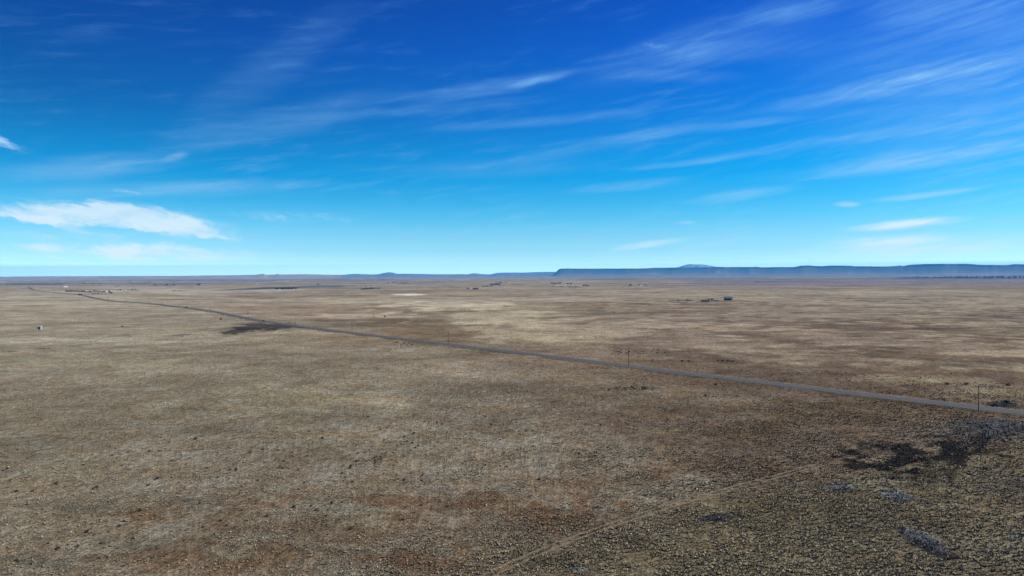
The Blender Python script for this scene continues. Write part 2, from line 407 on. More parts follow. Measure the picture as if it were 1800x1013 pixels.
# ------------------------------------------------------------------ helpers
def np_mesh(name, co, quads, tris=None, color=None, smooth=False):
    me = bpy.data.meshes.new(name)
    nv = len(co); me.vertices.add(nv); me.vertices.foreach_set('co', np.asarray(co, np.float32).ravel())
    parts = []; starts = []; tot_ = []; s0 = 0
    for arr, k in ((quads, 4), (tris, 3)):
        if arr is None or len(arr) == 0: continue
        arr = np.asarray(arr, np.int32)
        parts.append(arr.ravel()); starts.append(s0 + np.arange(len(arr)) * k); tot_.append(np.full(len(arr), k)); s0 += arr.size
    loops = np.concatenate(parts)
    me.loops.add(len(loops)); me.loops.foreach_set('vertex_index', loops.astype(np.int32))
    st = np.concatenate(starts).astype(np.int32)
    me.polygons.add(len(st)); me.polygons.foreach_set('loop_start', st)
    me.polygons.foreach_set('loop_total', np.concatenate(tot_).astype(np.int32))
    me.polygons.foreach_set('use_smooth', np.full(len(st), smooth))
    me.update(calc_edges=True)
    if color is not None:
        a = me.color_attributes.new('albedo', 'FLOAT_COLOR', 'POINT')
        c4 = np.ones((nv, 4), np.float32); c4[:, :3] = color
        a.data.foreach_set('color', c4.ravel())
    return me


def link(name, me, parent=None, mat=None):
    o = bpy.data.objects.new(name, me); COL.objects.link(o)
    if parent is not None: o.parent = parent
    if mat is not None: me.materials.append(mat)
    return o


def tag(o, label=None, cat=None, group=None, kind=None):
    if label: o['label'] = label
    if cat: o['category'] = cat
    if group: o['group'] = group
    if kind: o['kind'] = kind
    return o


def empty(name, loc, rz=0.0):
    o = bpy.data.objects.new(name, None); COL.objects.link(o)
    o.location = loc; o.rotation_euler = (0, 0, rz); o.empty_display_size = 1
    return o


def copy_tree(o, loc=None, rz=None, sc=None, parent=None):
    c = o.copy(); COL.objects.link(c)
    if parent is not None: c.parent = parent
    if loc is not None: c.location = loc
    if rz is not None: c.rotation_euler = (0, 0, rz)
    if sc is not None: c.scale = sc if hasattr(sc, '__len__') else (sc, sc, sc)
    for ch in [k for k in o.children]: copy_tree(ch, parent=c)
    return c


def mat(name, col, rough=0.9, noise=0.25, scale=3.0, attr=False, metallic=0.0, bump=0.0, col2=None, spec=0.3):
    m = bpy.data.materials.new(name); m.use_nodes = True
    t = m.node_tree; n = t.nodes; b = n['Principled BSDF']
    b.inputs['Roughness'].default_value = rough; b.inputs['Metallic'].default_value = metallic
    b.inputs['Specular IOR Level'].default_value = spec
    co = n.new('ShaderNodeTexCoord'); nz = n.new('ShaderNodeTexNoise')
    t.links.new(co.outputs['Object'], nz.inputs['Vector']); nz.inputs['Scale'].default_value = scale; nz.inputs['Detail'].default_value = 5
    mr = n.new('ShaderNodeMapRange'); t.links.new(nz.outputs['Fac'], mr.inputs[0])
    mr.inputs[1].default_value = .3; mr.inputs[2].default_value = .7
    if col2 is not None:
        mx = n.new('ShaderNodeMix'); mx.data_type = 'RGBA'
        mr.inputs[3].default_value = 0; mr.inputs[4].default_value = 1
        t.links.new(mr.outputs[0], mx.inputs[0]); mx.inputs[6].default_value = (*col, 1); mx.inputs[7].default_value = (*col2, 1)
        t.links.new(mx.outputs[2], b.inputs['Base Color'])
    else:
        mr.inputs[3].default_value = 1 - noise; mr.inputs[4].default_value = 1 + noise
        vm = n.new('ShaderNodeVectorMath'); vm.operation = 'SCALE'; t.links.new(mr.outputs[0], vm.inputs[3])
        if attr:
            at_ = n.new('ShaderNodeAttribute'); at_.attribute_name = 'albedo'; t.links.new(at_.outputs['Color'], vm.inputs[0])
        else:
            vm.inputs[0].default_value = col
        t.links.new(vm.outputs[0], b.inputs['Base Color'])
    if bump:
        bp = n.new('ShaderNodeBump'); bp.inputs['Distance'].default_value = bump; t.links.new(nz.outputs['Fac'], bp.inputs['Height'])
        t.links.new(bp.outputs[0], b.inputs['Normal'])
    return m


# ------------------------------------------------------------------ ground
def ground_material():
    m = bpy.data.materials.new('prairie'); m.use_nodes = True
    t = m.node_tree; n = t.nodes; lk = t.links; b = n['Principled BSDF']
    b.inputs['Roughness'].default_value = 1.0; b.inputs['Specular IOR Level'].default_value = 0.0
    at_ = n.new('ShaderNodeAttribute'); at_.attribute_name = 'albedo'
    co = n.new('ShaderNodeTexCoord')

    def nz(scale, det=3, rough=.6, sx=1.0):
        mp = n.new('ShaderNodeMapping'); lk.new(co.outputs['Object'], mp.inputs[0]); mp.inputs['Scale'].default_value = (sx, 1, 0.0)
        q = n.new('ShaderNodeTexNoise'); lk.new(mp.outputs[0], q.inputs['Vector'])
        q.inputs['Scale'].default_value = scale; q.inputs['Detail'].default_value = det; q.inputs['Roughness'].default_value = rough
        return q

    def mr(v, a, b_, c, d):
        q = n.new('ShaderNodeMapRange'); lk.new(v, q.inputs[0])
        for i, x in zip((1, 2, 3, 4), (a, b_, c, d)): q.inputs[i].default_value = x
        return q.outputs[0]

    def mul(a, b_):
        q = n.new('ShaderNodeMath'); q.operation = 'MULTIPLY'; lk.new(a, q.inputs[0]); lk.new(b_, q.inputs[1]); return q.outputs[0]
    f1 = nz(1.3, 3, .7); f2 = nz(.32, 3, .6); f3 = nz(.07, 4, .6); f4 = nz(.017, 4, .6, .7)
    v = mul(mul(mr(f1.outputs['Fac'], .3, .7, .40, 1.58), mr(f2.outputs['Fac'], .3, .7, .62, 1.38)),
            mul(mr(f3.outputs['Fac'], .3, .7, .74, 1.26), mr(f4.outputs['Fac'], .3, .7, .82, 1.18)))
    vm = n.new('ShaderNodeVectorMath'); vm.operation = 'SCALE'; lk.new(at_.outputs['Color'], vm.inputs[0]); lk.new(v, vm.inputs[3])
    # patches where the soil is warmer or the thatch greyer
    hu = n.new('ShaderNodeMix'); hu.data_type = 'RGBA'; hu.inputs[0].default_value = 1; hu.blend_type = 'MULTIPLY'
    h2 = n.new('ShaderNodeMix'); h2.data_type = 'RGBA'; lk.new(mr(f3.outputs['Fac'], .38, .62, 0, 1), h2.inputs[0])
    h2.inputs[6].default_value = (1.08, .98, .88, 1); h2.inputs[7].default_value = (.95, 1.0, 1.06, 1)
    lk.new(vm.outputs[0], hu.inputs[6]); lk.new(h2.outputs[2], hu.inputs[7])
    lk.new(hu.outputs[2], b.inputs['Base Color'])
    bp = n.new('ShaderNodeBump'); bp.inputs['Distance'].default_value = .5; bp.inputs['Strength'].default_value = .7
    lk.new(f1.outputs['Fac'], bp.inputs['Height'])
    b2 = n.new('ShaderNodeBump'); b2.inputs['Distance'].default_value = 2.0; b2.inputs['Strength'].default_value = .5
    lk.new(f2.outputs['Fac'], b2.inputs['Height']); lk.new(bp.outputs[0], b2.inputs['Normal'])
    lk.new(b2.outputs[0], b.inputs['Normal'])
    return m


GM = ground_material()
angs = np.concatenate([np.arange(-46, 46.01, 0.11), np.arange(48, 313, 4.0)])
rad = [12.0, 40.0, 75.0, 100.0]
while rad[-1] < 39500:
    r_ = rad[-1]
    rad.append(r_ * (1.008 if r_ < 900 else 1.012 if r_ < 8000 else 1.03))
rad = np.array(rad)
A, RR = np.meshgrid(np.radians(angs), rad)
GX = (np.sin(A) * RR); GY = (np.cos(A) * RR)
GZ = height(GX, GY)
colr = albedo(GX, GY)
rd = line_dist(GX.ravel(), GY.ravel(), RA).reshape(GX.shape) if False else None
# verge of the highway: paler mown far verge, weedy near ditch
flat = (RR < 4500) & (RR > 90)
dx, dy = GX[flat], GY[flat]
D = line_dist(dx, dy, RA)
cf = colr[flat]
nn = fbm(dx / 14, dy / 14, 3, 91)
m1 = ((1 - sstep(np.abs(D - 7.5 - nn * 2), 1.0, 3.5)) * .55)[:, None]
cf = cf * (1 - m1) + lin((140, 118, 98)) * GAIN * m1
m2 = ((1 - sstep(np.abs(D + 7.6 + nn * 2.5), .8, 2.6)) * np.clip(.55 + nn * 1.6, 0, .95))[:, None]
cf = cf * (1 - m2) + lin((66, 58, 48)) * GAIN * m2
colr[flat] = cf
nr, na = A.shape
idx = np.arange(nr * na).reshape(nr, na)
q = np.stack([idx[:-1, :-1], idx[:-1, 1:], idx[1:, 1:], idx[1:, :-1]], -1).reshape(-1, 4)
qw = np.stack([idx[:-1, -1], idx[:-1, 0], idx[1:, 0], idx[1:, -1]], -1)
q = np.concatenate([q, qw])[:, ::-1]
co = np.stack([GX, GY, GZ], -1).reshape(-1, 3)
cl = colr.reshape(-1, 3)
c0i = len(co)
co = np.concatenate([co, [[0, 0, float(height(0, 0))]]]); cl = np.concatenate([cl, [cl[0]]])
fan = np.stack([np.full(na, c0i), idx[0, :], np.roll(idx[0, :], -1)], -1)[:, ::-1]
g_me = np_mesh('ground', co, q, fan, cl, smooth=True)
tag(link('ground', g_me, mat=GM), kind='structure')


# ------------------------------------------------------------------ ribbons: road, markings, ruts
def ribbon(name, pts, o0, o1, dz, m, parent=None, kind=None, wob=0.0, gaps=None, crown=0.0, thick=0.0):
    P = [Vector((p.x, p.y, 0)) for p in pts]
    co = []; fc = []; k = 0
    offs = np.linspace(o0, o1, 5)
    mid = (o0 + o1) / 2; half = abs(o1 - o0) / 2
    for i, p in enumerate(P):
        d = (P[min(i + 1, len(P) - 1)] - P[max(i - 1, 0)]).normalized()
        nrm = Vector((-d.y, d.x, 0))
        base = hz(p.x, p.y)
        w = (float(vnoise(i * .45, o0 * 3.0, 5)) - .5) * wob
        for j, of in enumerate(offs):
            q_ = p + nrm * (of + w)
            z = base + dz + crown * (1 - abs(of) / 6.0)
            co.append((q_.x, q_.y, z))
        if i:
            if not (gaps and (i // gaps) % 2):
                for j in range(4):
                    a = (i - 1) * 5 + j
                    fc.append((a, a + 1, a + 6, a + 5))
    # embankment skirts so that the slab is never a floating sheet
    if thick:
        nb = len(co)
        for i in range(len(P)):
            for j, s in ((0, -1), (4, 1)):
                v = co[i * 5 + j]
                d = (P[min(i + 1, len(P) - 1)] - P[max(i - 1, 0)]).normalized(); nrm = Vector((-d.y, d.x, 0))
                sgn = s if o1 > o0 else -s
                co.append((v[0] + nrm.x * thick * 2 * sgn, v[1] + nrm.y * thick * 2 * sgn, v[2] - thick))
            if i:
                a, b_ = (i - 1) * 5, i * 5; c, d_ = nb + (i - 1) * 2, nb + i * 2
                fc.append((a, b_, d_, c)); fc.append((a + 4, c + 1, d_ + 1, b_ + 4))
    me = np_mesh(name, np.array(co), np.array(fc), smooth=False)
    o = link(name, me, parent, m)
    if kind: tag(o, kind=kind)
    return o


asphalt = mat('asphalt', (.072, .078, .085), .95, spec=.08, scale=.35, noise=.16, bump=.02)
gravel = mat('gravel verge', (.12,.10,.08), 1.0, scale=.6, noise=.3)
paintw = mat('white road paint', (.36,.36,.35), .7, scale=.8, noise=.25)
painty = mat('yellow road paint', (.3,.22,.08), .7, scale=.8, noise=.25)
fine = []
for i in range(len(ROADL) - 1):
    a, b = ROADL[i], ROADL[i + 1]
    n = max(1, int((b - a).length / 12))
    for k in range(n): fine.append(a.lerp(b, k / n))
fine.append(ROADL[-1])
tag(ribbon('road_shoulder', fine, -4.9, 4.9, .30, gravel, wob=.7, thick=.9), kind='structure')
tag(ribbon('road', fine, -4.0, 4.0, .34, asphalt, crown=.03, thick=.1), kind='structure')
for o_ in (-3.4, 3.4):
    tag(ribbon('road_edge_line', fine, o_ - .06, o_ + .06, .375, paintw), kind='structure')
for o_ in (-.17, .17):
    tag(ribbon('road_centre_line', fine, o_ - .07, o_ + .07, .385, painty), kind='structure')
rutm = mat('rut soil', (.15,.112,.075), 1.0, scale=1.2, noise=.4)
for s_ in (-.85, .85):
    tag(ribbon('dirt_track', TRL, s_ - .22, s_ + .22, .03, rutm, wob=.35), kind='structure')


# ------------------------------------------------------------------ tufts of bunch grass (one uncountable cover)
def make_grass():
    n = 330000
    r = np.exp(RNG.uniform(np.log(104), np.log(430), n))
    a = np.radians(RNG.uniform(-40, 40, n))
    x = r * np.sin(a); y = r * np.cos(a)
    # clumpiness: open ground between drifts of tufts, denser towards the lower right
    cl_ = fbm(x / 11, y / 11, 3, 101, .6)
    az_ = np.degrees(a)
    rough = 0.42 + 0.5 * sstep(az_ + cl_ * 14 - (r - 130) * .12, -8, 14)
    for px, py, rx, ry, ad in ((1600, 800, 110, 30, -.12), (1740, 745, 110, 32, .1), (760, 985, 200, 40, .15)):
        rough = rough + ad * Patch(px, py, rx, ry, (0, 0, 0), 1, .4).mask(x, y)
    keep = RNG.random(n) < np.clip(rough * .92 + cl_ * 1.0, .04, 1.0)
    D = line_dist(x, y, RA); keep &= np.abs(D) > 7.3
    D = np.abs(line_dist(x, y, TA)); keep &= ~((np.abs(D - .85) < .42))
    x, y, r, rough = x[keep], y[keep], r[keep], rough[keep]
    n = len(x)
    base = albedo(x, y)
    tint = RNG.random(n)[:, None]
    straw = lin((172, 160, 128)) * GAIN; olive = lin((124, 118, 94)) * GAIN; grey = lin((146, 144, 136)) * GAIN
    spc = np.where(tint < .5, straw, np.where(tint < .8, olive, grey))
    sw = np.clip(base.mean(1) / .12, .1, 1)[:, None] ** 1.5 * .42
    sw = np.where((RNG.random(n) < .16)[:, None] & (base.mean(1) < .05)[:, None], .75, sw)
    colr = (base * 1.3 * (1 - sw) + spc * sw * .9) * RNG.uniform(.75, 1.2, n)[:, None]
    size = np.clip(RNG.gamma(3, 1 / 3, n), .3, 2.6) * (.15 + .17 * rough) * np.clip(.8 + r / 900, .9, 1.25)
    nb = 8
    z0 = height(x, y)
    ang = RNG.uniform(0, 2 * np.pi, (n, nb)); lean = RNG.uniform(.15, 1.0, (n, nb)); ln = RNG.uniform(.65, 1.25, (n, nb)) * size[:, None]
    ca, sa = np.cos(ang), np.sin(ang)
    root = RNG.uniform(0, .35, (n, nb)) * size[:, None]
    bx = x[:, None] + ca * root; by = y[:, None] + sa * root
    hw = .17 * size[:, None] * RNG.uniform(.6, 1.3, (n, nb))
    tx = bx + ca * ln * lean; ty = by + sa * ln * lean; tz = z0[:, None] + ln * np.sqrt(np.clip(1.25 - lean ** 2, .1, 1)) * .62
    mx = bx + ca * ln * lean * .45; my = by + sa * ln * lean * .45; mz = z0[:, None] + (tz - z0[:, None]) * .62
    zb = np.broadcast_to(z0[:, None] - .05, bx.shape)
    # two triangles per blade bundle: root pair, bulging middle pair, tip
    V = np.stack([
        np.stack([bx - sa * hw, by + ca * hw, zb], -1), np.stack([bx + sa * hw, by - ca * hw, zb], -1),
        np.stack([mx + sa * hw * 1.1, my - ca * hw * 1.1, mz], -1), np.stack([mx - sa * hw * 1.1, my + ca * hw * 1.1, mz], -1),
        np.stack([tx, ty, tz], -1)], 2).reshape(-1, 3)
    k = np.arange(n * nb) * 5
    Q = np.stack([k, k + 1, k + 2, k + 3], -1); T = np.stack([k + 3, k + 2, k + 4], -1)
    C = np.repeat(colr, nb * 5, axis=0)
    C = C * np.repeat(RNG.uniform(.8, 1.15, n * nb), 5)[:, None]
    me = np_mesh('grass', V, Q, T, np.clip(C, .01, .7))
    m = bpy.data.materials.new('bunch grass'); m.use_nodes = True
    t = m.node_tree; b_ = t.nodes['Principled BSDF']; b_.inputs['Roughness'].default_value = .9; b_.inputs['Specular IOR Level'].default_value = .1
    a_ = t.nodes.new('ShaderNodeAttribute'); a_.attribute_name = 'albedo'; t.links.new(a_.outputs['Color'], b_.inputs['Base Color'])
    o = link('grass', me, mat=m)
    tag(o, 'dry straw coloured bunch grass tufts covering the near prairie', 'grass', kind='stuff')


make_grass()


# ------------------------------------------------------------------ dead brush tangles
brushm = mat('weathered grey twigs', (.17, .17, .165), .9, scale=.7, noise=.45)
brushd = mat('dark twigs', (.06, .058, .058), .9, scale=.7, noise=.5)


def brush(px, py, rx, ry, n, m, label, L=1.4, rot=0, h=.5, wid=.05):
    P = Patch(px, py, rx, ry, (0, 0, 0), 1, .5, rot)
    det = P.inv[0] * P.inv[3] - P.inv[1] * P.inv[2]
    U = np.array([P.inv[3], -P.inv[2]]) / det; Vv = np.array([-P.inv[1], P.inv[0]]) / det
    th = RNG.uniform(0, 2 * np.pi, n); q = np.minimum(np.abs(RNG.normal(0, .55, n)), RNG.uniform(.6, 1.0, n))
    a, b = q * np.cos(th), q * np.sin(th)
    x = a * U[0] + b * Vv[0]; y = a * U[1] + b * Vv[1]
    z = height(x + P.c.x, y + P.c.y) - P.c.z
    az_ = RNG.uniform(0, 2 * np.pi, n); le = RNG.gamma(4, L / 4, n); h *= .55; wid *= .75; tip = RNG.uniform(0, h, n) * np.minimum(le, 2)
    zb = z + RNG.uniform(0, h * .6, n)
    V = []
    ca, sa = np.cos(az_), np.sin(az_); w = wid * RNG.uniform(.5, 1.4, n)
    mx, my, mz = x + ca * le * .5 + sa * le * .12, y + sa * le * .5 - ca * le * .12, zb + tip + .1
    ex, ey, ez = x + ca * le, y + sa * le, np.maximum(zb + tip * .4, z)
    for (qx, qy, qz, ww) in ((x, y, zb, w), (mx, my, mz, w * .8), (ex, ey, ez, w * .4)):
        V += [np.stack([qx - sa * ww, qy + ca * ww, qz], -1), np.stack([qx + sa * ww, qy - ca * ww, qz], -1), np.stack([qx, qy, qz + ww * 1.6], -1)]
    V = np.stack(V, 1).reshape(-1, 3); k = np.arange(n) * 9
    Q = []
    for s in (0, 3):
        for i, j in ((0, 1), (1, 2), (2, 0)):
            Q.append(np.stack([k + s + i, k + s + j, k + s + 3 + j, k + s + 3 + i], -1))
    me = np_mesh('dead_brush', V, np.concatenate(Q))
    o = link('dead_brush', me, mat=m); o.location = P.c
    return tag(o, label, 'dead brush', 'tangles of dead brush in the lower right')


brush(1577, 873, 26, 9, 434, brushm, 'bright pale grey tangle of dead branches lying in the rough grass', 1.9, -12, .5, .07)
brush(1480, 857, 22, 6, 182, brushm, 'small grey tangle of dead branches left of the brightest tangle', 1.5, 0, .5, .06)
brush(1625, 950, 56, 9, 489, brushm, 'long slanting strip of grey dead branches nearest the bottom right', 1.5, -28, .45, .055)
brush(1630, 962, 50, 9, 500, brushd, 'dark twigs mixed along the lower side of the long slanting grey strip', 1.2, -28, .4, .05)
brush(1260, 911, 34, 6, 489, brushd, 'dark flat patch of dead brush below the wheel track', 1.1, 4, .35, .05)
brush(1755, 746, 50, 12, 750, brushm, 'wide blue grey spread of dead weeds between pole and fence', 1.3, -2, .4, .05)
brush(1760, 712, 28, 3.5, 500, brushd, 'dark pile of brush on the far verge of the road at right', 1.6, -4, .7, .07)
brush(1018, 1002, 22, 5, 140, brushm, 'pale grey tangle of dead weeds at the bottom edge of the view', .9, 0, .35, .04)


# ------------------------------------------------------------------ shrubs
shrubm = mat('dark shrub', (.022, .021, .015), .95, scale=4, noise=.5)
shrubg = mat('grey green shrub', (.05, .05, .036), .95, scale=4, noise=.5)


def leafball(name, n, rx, ry, rz, cz, leaf, m, seed, parent=None, hollow=.35):
    g = np.random.default_rng(seed)
    d = g.normal(size=(n, 3)); d /= np.linalg.norm(d, axis=1)[:, None]
    lump = 1 + .28 * np.sin(d[:, 0] * 5 + seed) * np.cos(d[:, 1] * 4 + seed * 2) + g.uniform(-.12, .12, n)
    rr = (hollow + (1 - hollow) * g.random(n) ** .5) * lump
    c = d * rr[:, None] * np.array([rx, ry, rz]) + np.array([0, 0, cz])
    c[:, 2] = np.maximum(c[:, 2], leaf * .2)
    u = g.normal(size=(n, 3)); u /= np.linalg.norm(u, axis=1)[:, None]
    w = np.cross(u, d); w /= (np.linalg.norm(w, axis=1)[:, None] + 1e-6)
    s = leaf * g.uniform(.6, 1.4, n)[:, None]
    V = np.stack([c - u * s, c + w * s * .8, c + u * s, c - w * s * .8], 1).reshape(-1, 3)
    k = np.arange(n) * 4
    me = np_mesh(name, V, np.stack([k, k + 1, k + 2, k + 3], -1))
    return link(name, me, parent, m)


shr = []
for i, (rx, ry, rz, mm) in enumerate([(.55, .5, .42, shrubm), (.8, .55, .5, shrubm), (.5, .6, .6, shrubm), (.7, .6, .4, shrubg)]):
    o = leafball('shrub', 90, rx, ry, rz, rz * .8, .16, mm, 40 + i)
    shr.append(o)
SHRUBS = []


def shrubs(pts, label, group, s=1.0, kinds=(0, 1, 2)):
    for p in pts:
        k = random.choice(kinds)
        q_ = at(p[0], p[1])
        o = shr[k] if shr[k].get('label') is None else shr[k].copy()
        if o is not shr[k]: COL.objects.link(o)
        sc = s * random.uniform(.75, 1.25) * (p[2] if len(p) > 2 else 1)
        o.location = q_ - Vector((0, 0, .03)); o.rotation_euler = (0, 0, random.uniform(0, 6.28)); o.scale = (sc, sc, sc * random.uniform(.8, 1.1))
        tag(o, label, 'shrub', group)
        SHRUBS.append(o)


def crop(lst, x0, y0, k): return [(x0 + a / k, y0 + b / k) + tuple(c) for a, b, *c in lst]


shrubs(crop([(850, 160), (165, 450), (90, 480), (330, 425), (475, 408), (555, 370), (595, 398), (805, 442), (885, 418), (1030, 412), (695, 488), (650, 515), (610, 525),
             (770, 500), (812, 515), (300, 580, 1.6), (345, 572), (500, 575), (668, 568), (738, 548), (785, 555), (668, 615), (995, 560, 1.3), (1075, 565), (25, 678), (185, 672, 1.2),
             (175, 710), (310, 745), (205, 845), (85, 900, 1.3), (220, 993, 1.2), (15, 825, 1.2), (1240, 960, 1.2), (975, 950), (1125, 935), (1295, 1000), (1585, 965, 1.2), (1605, 855),
             (1370, 820), (1035, 665), (1295, 195, 1.3), (1410, 222, 1.3), (1415, 45, 1.3), (1240, 245), (1180, 240), (1105, 270), (1525, 275), (1465, 315), (1360, 340), (1385, 368), (1245, 105)], 600, 760, 11.25),
       'dark low shrub dotted on the brown prairie in the centre foreground', 'shrubs of the centre foreground', .52)
shrubs(crop([(305, 190), (268, 228), (378, 232, 1.3), (310, 240), (38, 295, 1.2), (130, 300), (160, 298), (128, 400), (150, 402), (160, 362), (12, 470, 1.3), (275, 485), (218, 622, 1.5),
             (315, 615), (430, 603, 1.3), (62, 675), (400, 672), (545, 595), (490, 595), (240, 522), (108, 232), (205, 312), (290, 332), (110, 350), (240, 412), (35, 520), (345, 640), (15, 585),
             (900, 200, 1.3), (880, 185), (960, 135), (1030, 142, 1.2), (1060, 150), (1108, 168), (1120, 215), (1150, 212), (1190, 210), (1385, 195), (1425, 188), (1365, 235), (1390, 240), (1338, 152),
             (1140, 288), (1412, 315), (1390, 388), (1425, 392), (1230, 355), (1305, 382), (940, 612), (835, 695, 1.3), (640, 108), (610, 105), (540, 745, 1.4), (1090, 620), (745, 172), (708, 182)], 450, 700, 3.236),
       'dark low shrub scattered left or right of the densest shrub cluster', 'shrubs around the densest cluster', .52)
shrubs(crop([(1112, 235, 1.6), (978, 360, 1.5), (850, 305, 1.1), (910, 303), (728, 310), (638, 328), (695, 385), (158, 345), (325, 392), (360, 375), (300, 402), (475, 382), (320, 488, 1.2), (845, 498),
             (895, 462, 1.2), (910, 455), (95, 535, 1.2), (185, 532), (155, 608, 1.2), (798, 643, 1.4), (705, 703, 1.2), (680, 730, 1.2), (495, 765, 1.3), (330, 860, 1.3), (95, 930, 1.3), (180, 943, 1.2),
             (1080, 343), (1060, 378), (1310, 412, 1.3), (1340, 410, 1.2), (1385, 370), (1420, 310), (1240, 452), (1200, 455), (1255, 700, 1.2), (1290, 728), (1155, 735), (1135, 600), (885, 530), (975, 455),
             (270, 830), (100, 295), (215, 152), (735, 62), (850, 145), (15, 415), (40, 405), (60, 470), (550, 508), (530, 520), (445, 845), (575, 828), (760, 800), (1180, 400), (1030, 325), (1375, 640)], 0, 700, 3.236),
       'dark low shrub scattered over the left foreground prairie', 'shrubs of the left foreground', .52)
shrubs(crop([(155, 465, 1.3), (1055, 515, 1.2), (335, 125), (375, 125), (250, 160), (150, 180), (180, 160), (120, 185), (80, 190), (40, 190), (480, 310), (545, 285), (560, 290), (385, 320), (5, 320), (490, 240),
             (1320, 335), (600, 85), (440, 70), (430, 440), (505, 155), (350, 295), (120, 275)], 900, 700, 3.236),
       'dark low shrub right of centre between the road and the wheel track', 'shrubs right of centre', .52)
shrubs([(700 + random.gauss(14, 14), 606 + random.gauss(0, 1.7)) for _ in range(16)], 'dark weed bush in the loose row below the road left of centre', 'row of weed bushes below the road', .8, (0, 1, 3))
shrubs([(random.uniform(1076, 1178), random.gauss(620, 3.6)) for _ in range(34)], 'greenish brown bush in the group just above the road by the second pole', 'bushes above the road', .8, (0, 1, 3))
shrubs([(random.gauss(1106, 20), random.gauss(682.5, 2.0)) for _ in range(22)], 'dark bush in the cluster between road and prairie right of centre', 'bush cluster below the road', .8, (0, 1, 3))
shrubs([(random.uniform(1740, 1792), random.gauss(711, 2.6), 1.3) for _ in range(12)], 'dark bush among the brush on the far verge at the right edge', 'bushes on the far verge', .9, (0, 1, 2))
shrubs([(random.uniform(1722, 1800), 776 - (0.38 * 0 + random.uniform(0, 26))) for _ in range(12)], 'dark bush growing along the wire fence at the right edge', 'bushes along the fence', .8, (0, 2, 3))
shrubs([(1199, 635.5, 1.5), (1210, 636, 1.2), (1262, 635, 1.2), (1270, 635.5), (1279, 635.3, 1.2), (1288, 635.8), (1258, 678, 1.2), (1240, 697), (1664, 676, 1.3), (1698, 676.5, 1.3), (1772, 678, 1.8), (1672, 658), (1148, 634)],
       'lone dark bush standing on open ground right of the second pole', 'lone bushes on the right', .9)
shrubs([(463, 565.5, 1.8), (676, 557.5, 1.6), (388, 562, 1.8), (215, 575, 1.6)], 'lone dark bush beyond the charred patch on the left plain', 'lone bushes on the left plain', 1.2)


# ------------------------------------------------------------------ utility poles
def cyl(name, r0, r1, h, m, parent=None, seg=10, z0=0.0, loc=(0, 0), rings=1, axis=None, bev=True):
    co = []; fc = []
    for k in range(rings + 1):
        f = k / rings
        for i in range(seg):
            a = 2 * math.pi * i / seg; rr = r0 + (r1 - r0) * f
            co.append((loc[0] + rr * math.cos(a), loc[1] + rr * math.sin(a), z0 + h * f))
    for k in range(rings):
        for i in range(seg):
            j = (i + 1) % seg
            fc.append((k * seg + i, k * seg + j, (k + 1) * seg + j, (k + 1) * seg + i))
    me = bpy.data.meshes.new(name)
    fc.append(tuple(range(seg))[::-1]); fc.append(tuple(range(rings * seg, rings * seg + seg)))
    if axis is not None:
        co = [tuple(axis @ Vector(c)) for c in co]
    me.from_pydata(co, [], fc); me.update()
    return link(name, me, parent, m)


def box(name, x0, x1, y0, y1, z0, z1, m, parent=None, taper=0.0):
    t = taper
    co = [(x0, y0, z0), (x1, y0, z0), (x1, y1, z0), (x0, y1, z0), (x0 + t, y0 + t, z1), (x1 - t, y0 + t, z1), (x1 - t, y1 - t, z1), (x0 + t, y1 - t, z1)]
    fc = [(3, 2, 1, 0), (4, 5, 6, 7), (0, 1, 5, 4), (1, 2, 6, 5), (2, 3, 7, 6), (3, 0, 4, 7)]
    me = bpy.data.meshes.new(name); me.from_pydata(co, [], fc); me.update()
    return link(name, me, parent, m)


polem = mat('creosoted pole', (.045, .036, .03), .9, scale=6, noise=.4)
insm = mat('grey insulator', (.10, .10, .10), .5, scale=6, noise=.1)
road_rz = math.atan2(_dir.y, _dir.x)


def make_pole():
    e = empty('utility_pole', (0, 0, 0))
    cyl('shaft', .19, .13, 10.9, polem, e, z0=-.3, rings=3)
    a = box('crossarm', -.62, .62, -.06, .06, 0, .12, polem, e); a.location = (0, .17, 9.9)
    for x in (-.55, .55): 
        i_ = cyl('insulator', .06, .05, .2, insm, e, 8); i_.location = (x, .17, 10.02)
    i_ = cyl('insulator', .07, .05, .26, insm, e, 8); i_.location = (0, 0, 10.6)
    return e


def make_lonepole():
    pass


pole0 = make_pole()
POLES = [(1720, 724.5, 'tallest dark wooden utility pole beside the road near the right edge'), (1105, 645.5, 'wooden utility pole beside the road right of centre'),
         (788, 607.5, 'wooden utility pole by the road just left of centre'), (619, 584, 'wooden utility pole above the left end of the weedy road stretch'),
         (518.5, 574, 'wooden utility pole at the right tip of the charred patch'), (436, 560.5, 'thin wooden pole at the road left of the charred patch'),
         (369.5, 551.5, 'thin distant pole just right of the dark car'), (657, 559, 'wooden pole standing away from the road on the plain left of centre'),
         (817, 547.5, 'short thin pole on the pale streaks beyond the road'), (1119, 509.5, 'distant pole in front of the small far farm right of centre'),
         (285, 535, 'tiny distant pole left of the dark car along the road'), (262, 533.5, 'tiny distant pole where the road bends down on the left'),
         (222, 531.5, 'tiny distant pole farther left along the road than the bend'), (191, 529.5, 'farthest tiny pole along the road on the left')]
for i, (px, py, lb) in enumerate(POLES):
    q_ = at(px, py)
    o = pole0 if i == 0 else copy_tree(pole0)
    o.location = q_; o.rotation_euler = (0, 0, road_rz - math.pi / 2 + (0 if i else .15))
    o.scale = (1.0, 1.0, 1.0) if i != 8 else (.8, .8, .62)
    tag(o, lb, 'utility pole', 'utility poles across the plain')


# ------------------------------------------------------------------ fences
wirem = mat('fence wire', (.16, .155, .15), .6, scale=5, noise=.2, metallic=.6)
postm = mat('weathered post', (.018, .017, .018), .9, scale=6, noise=.4)


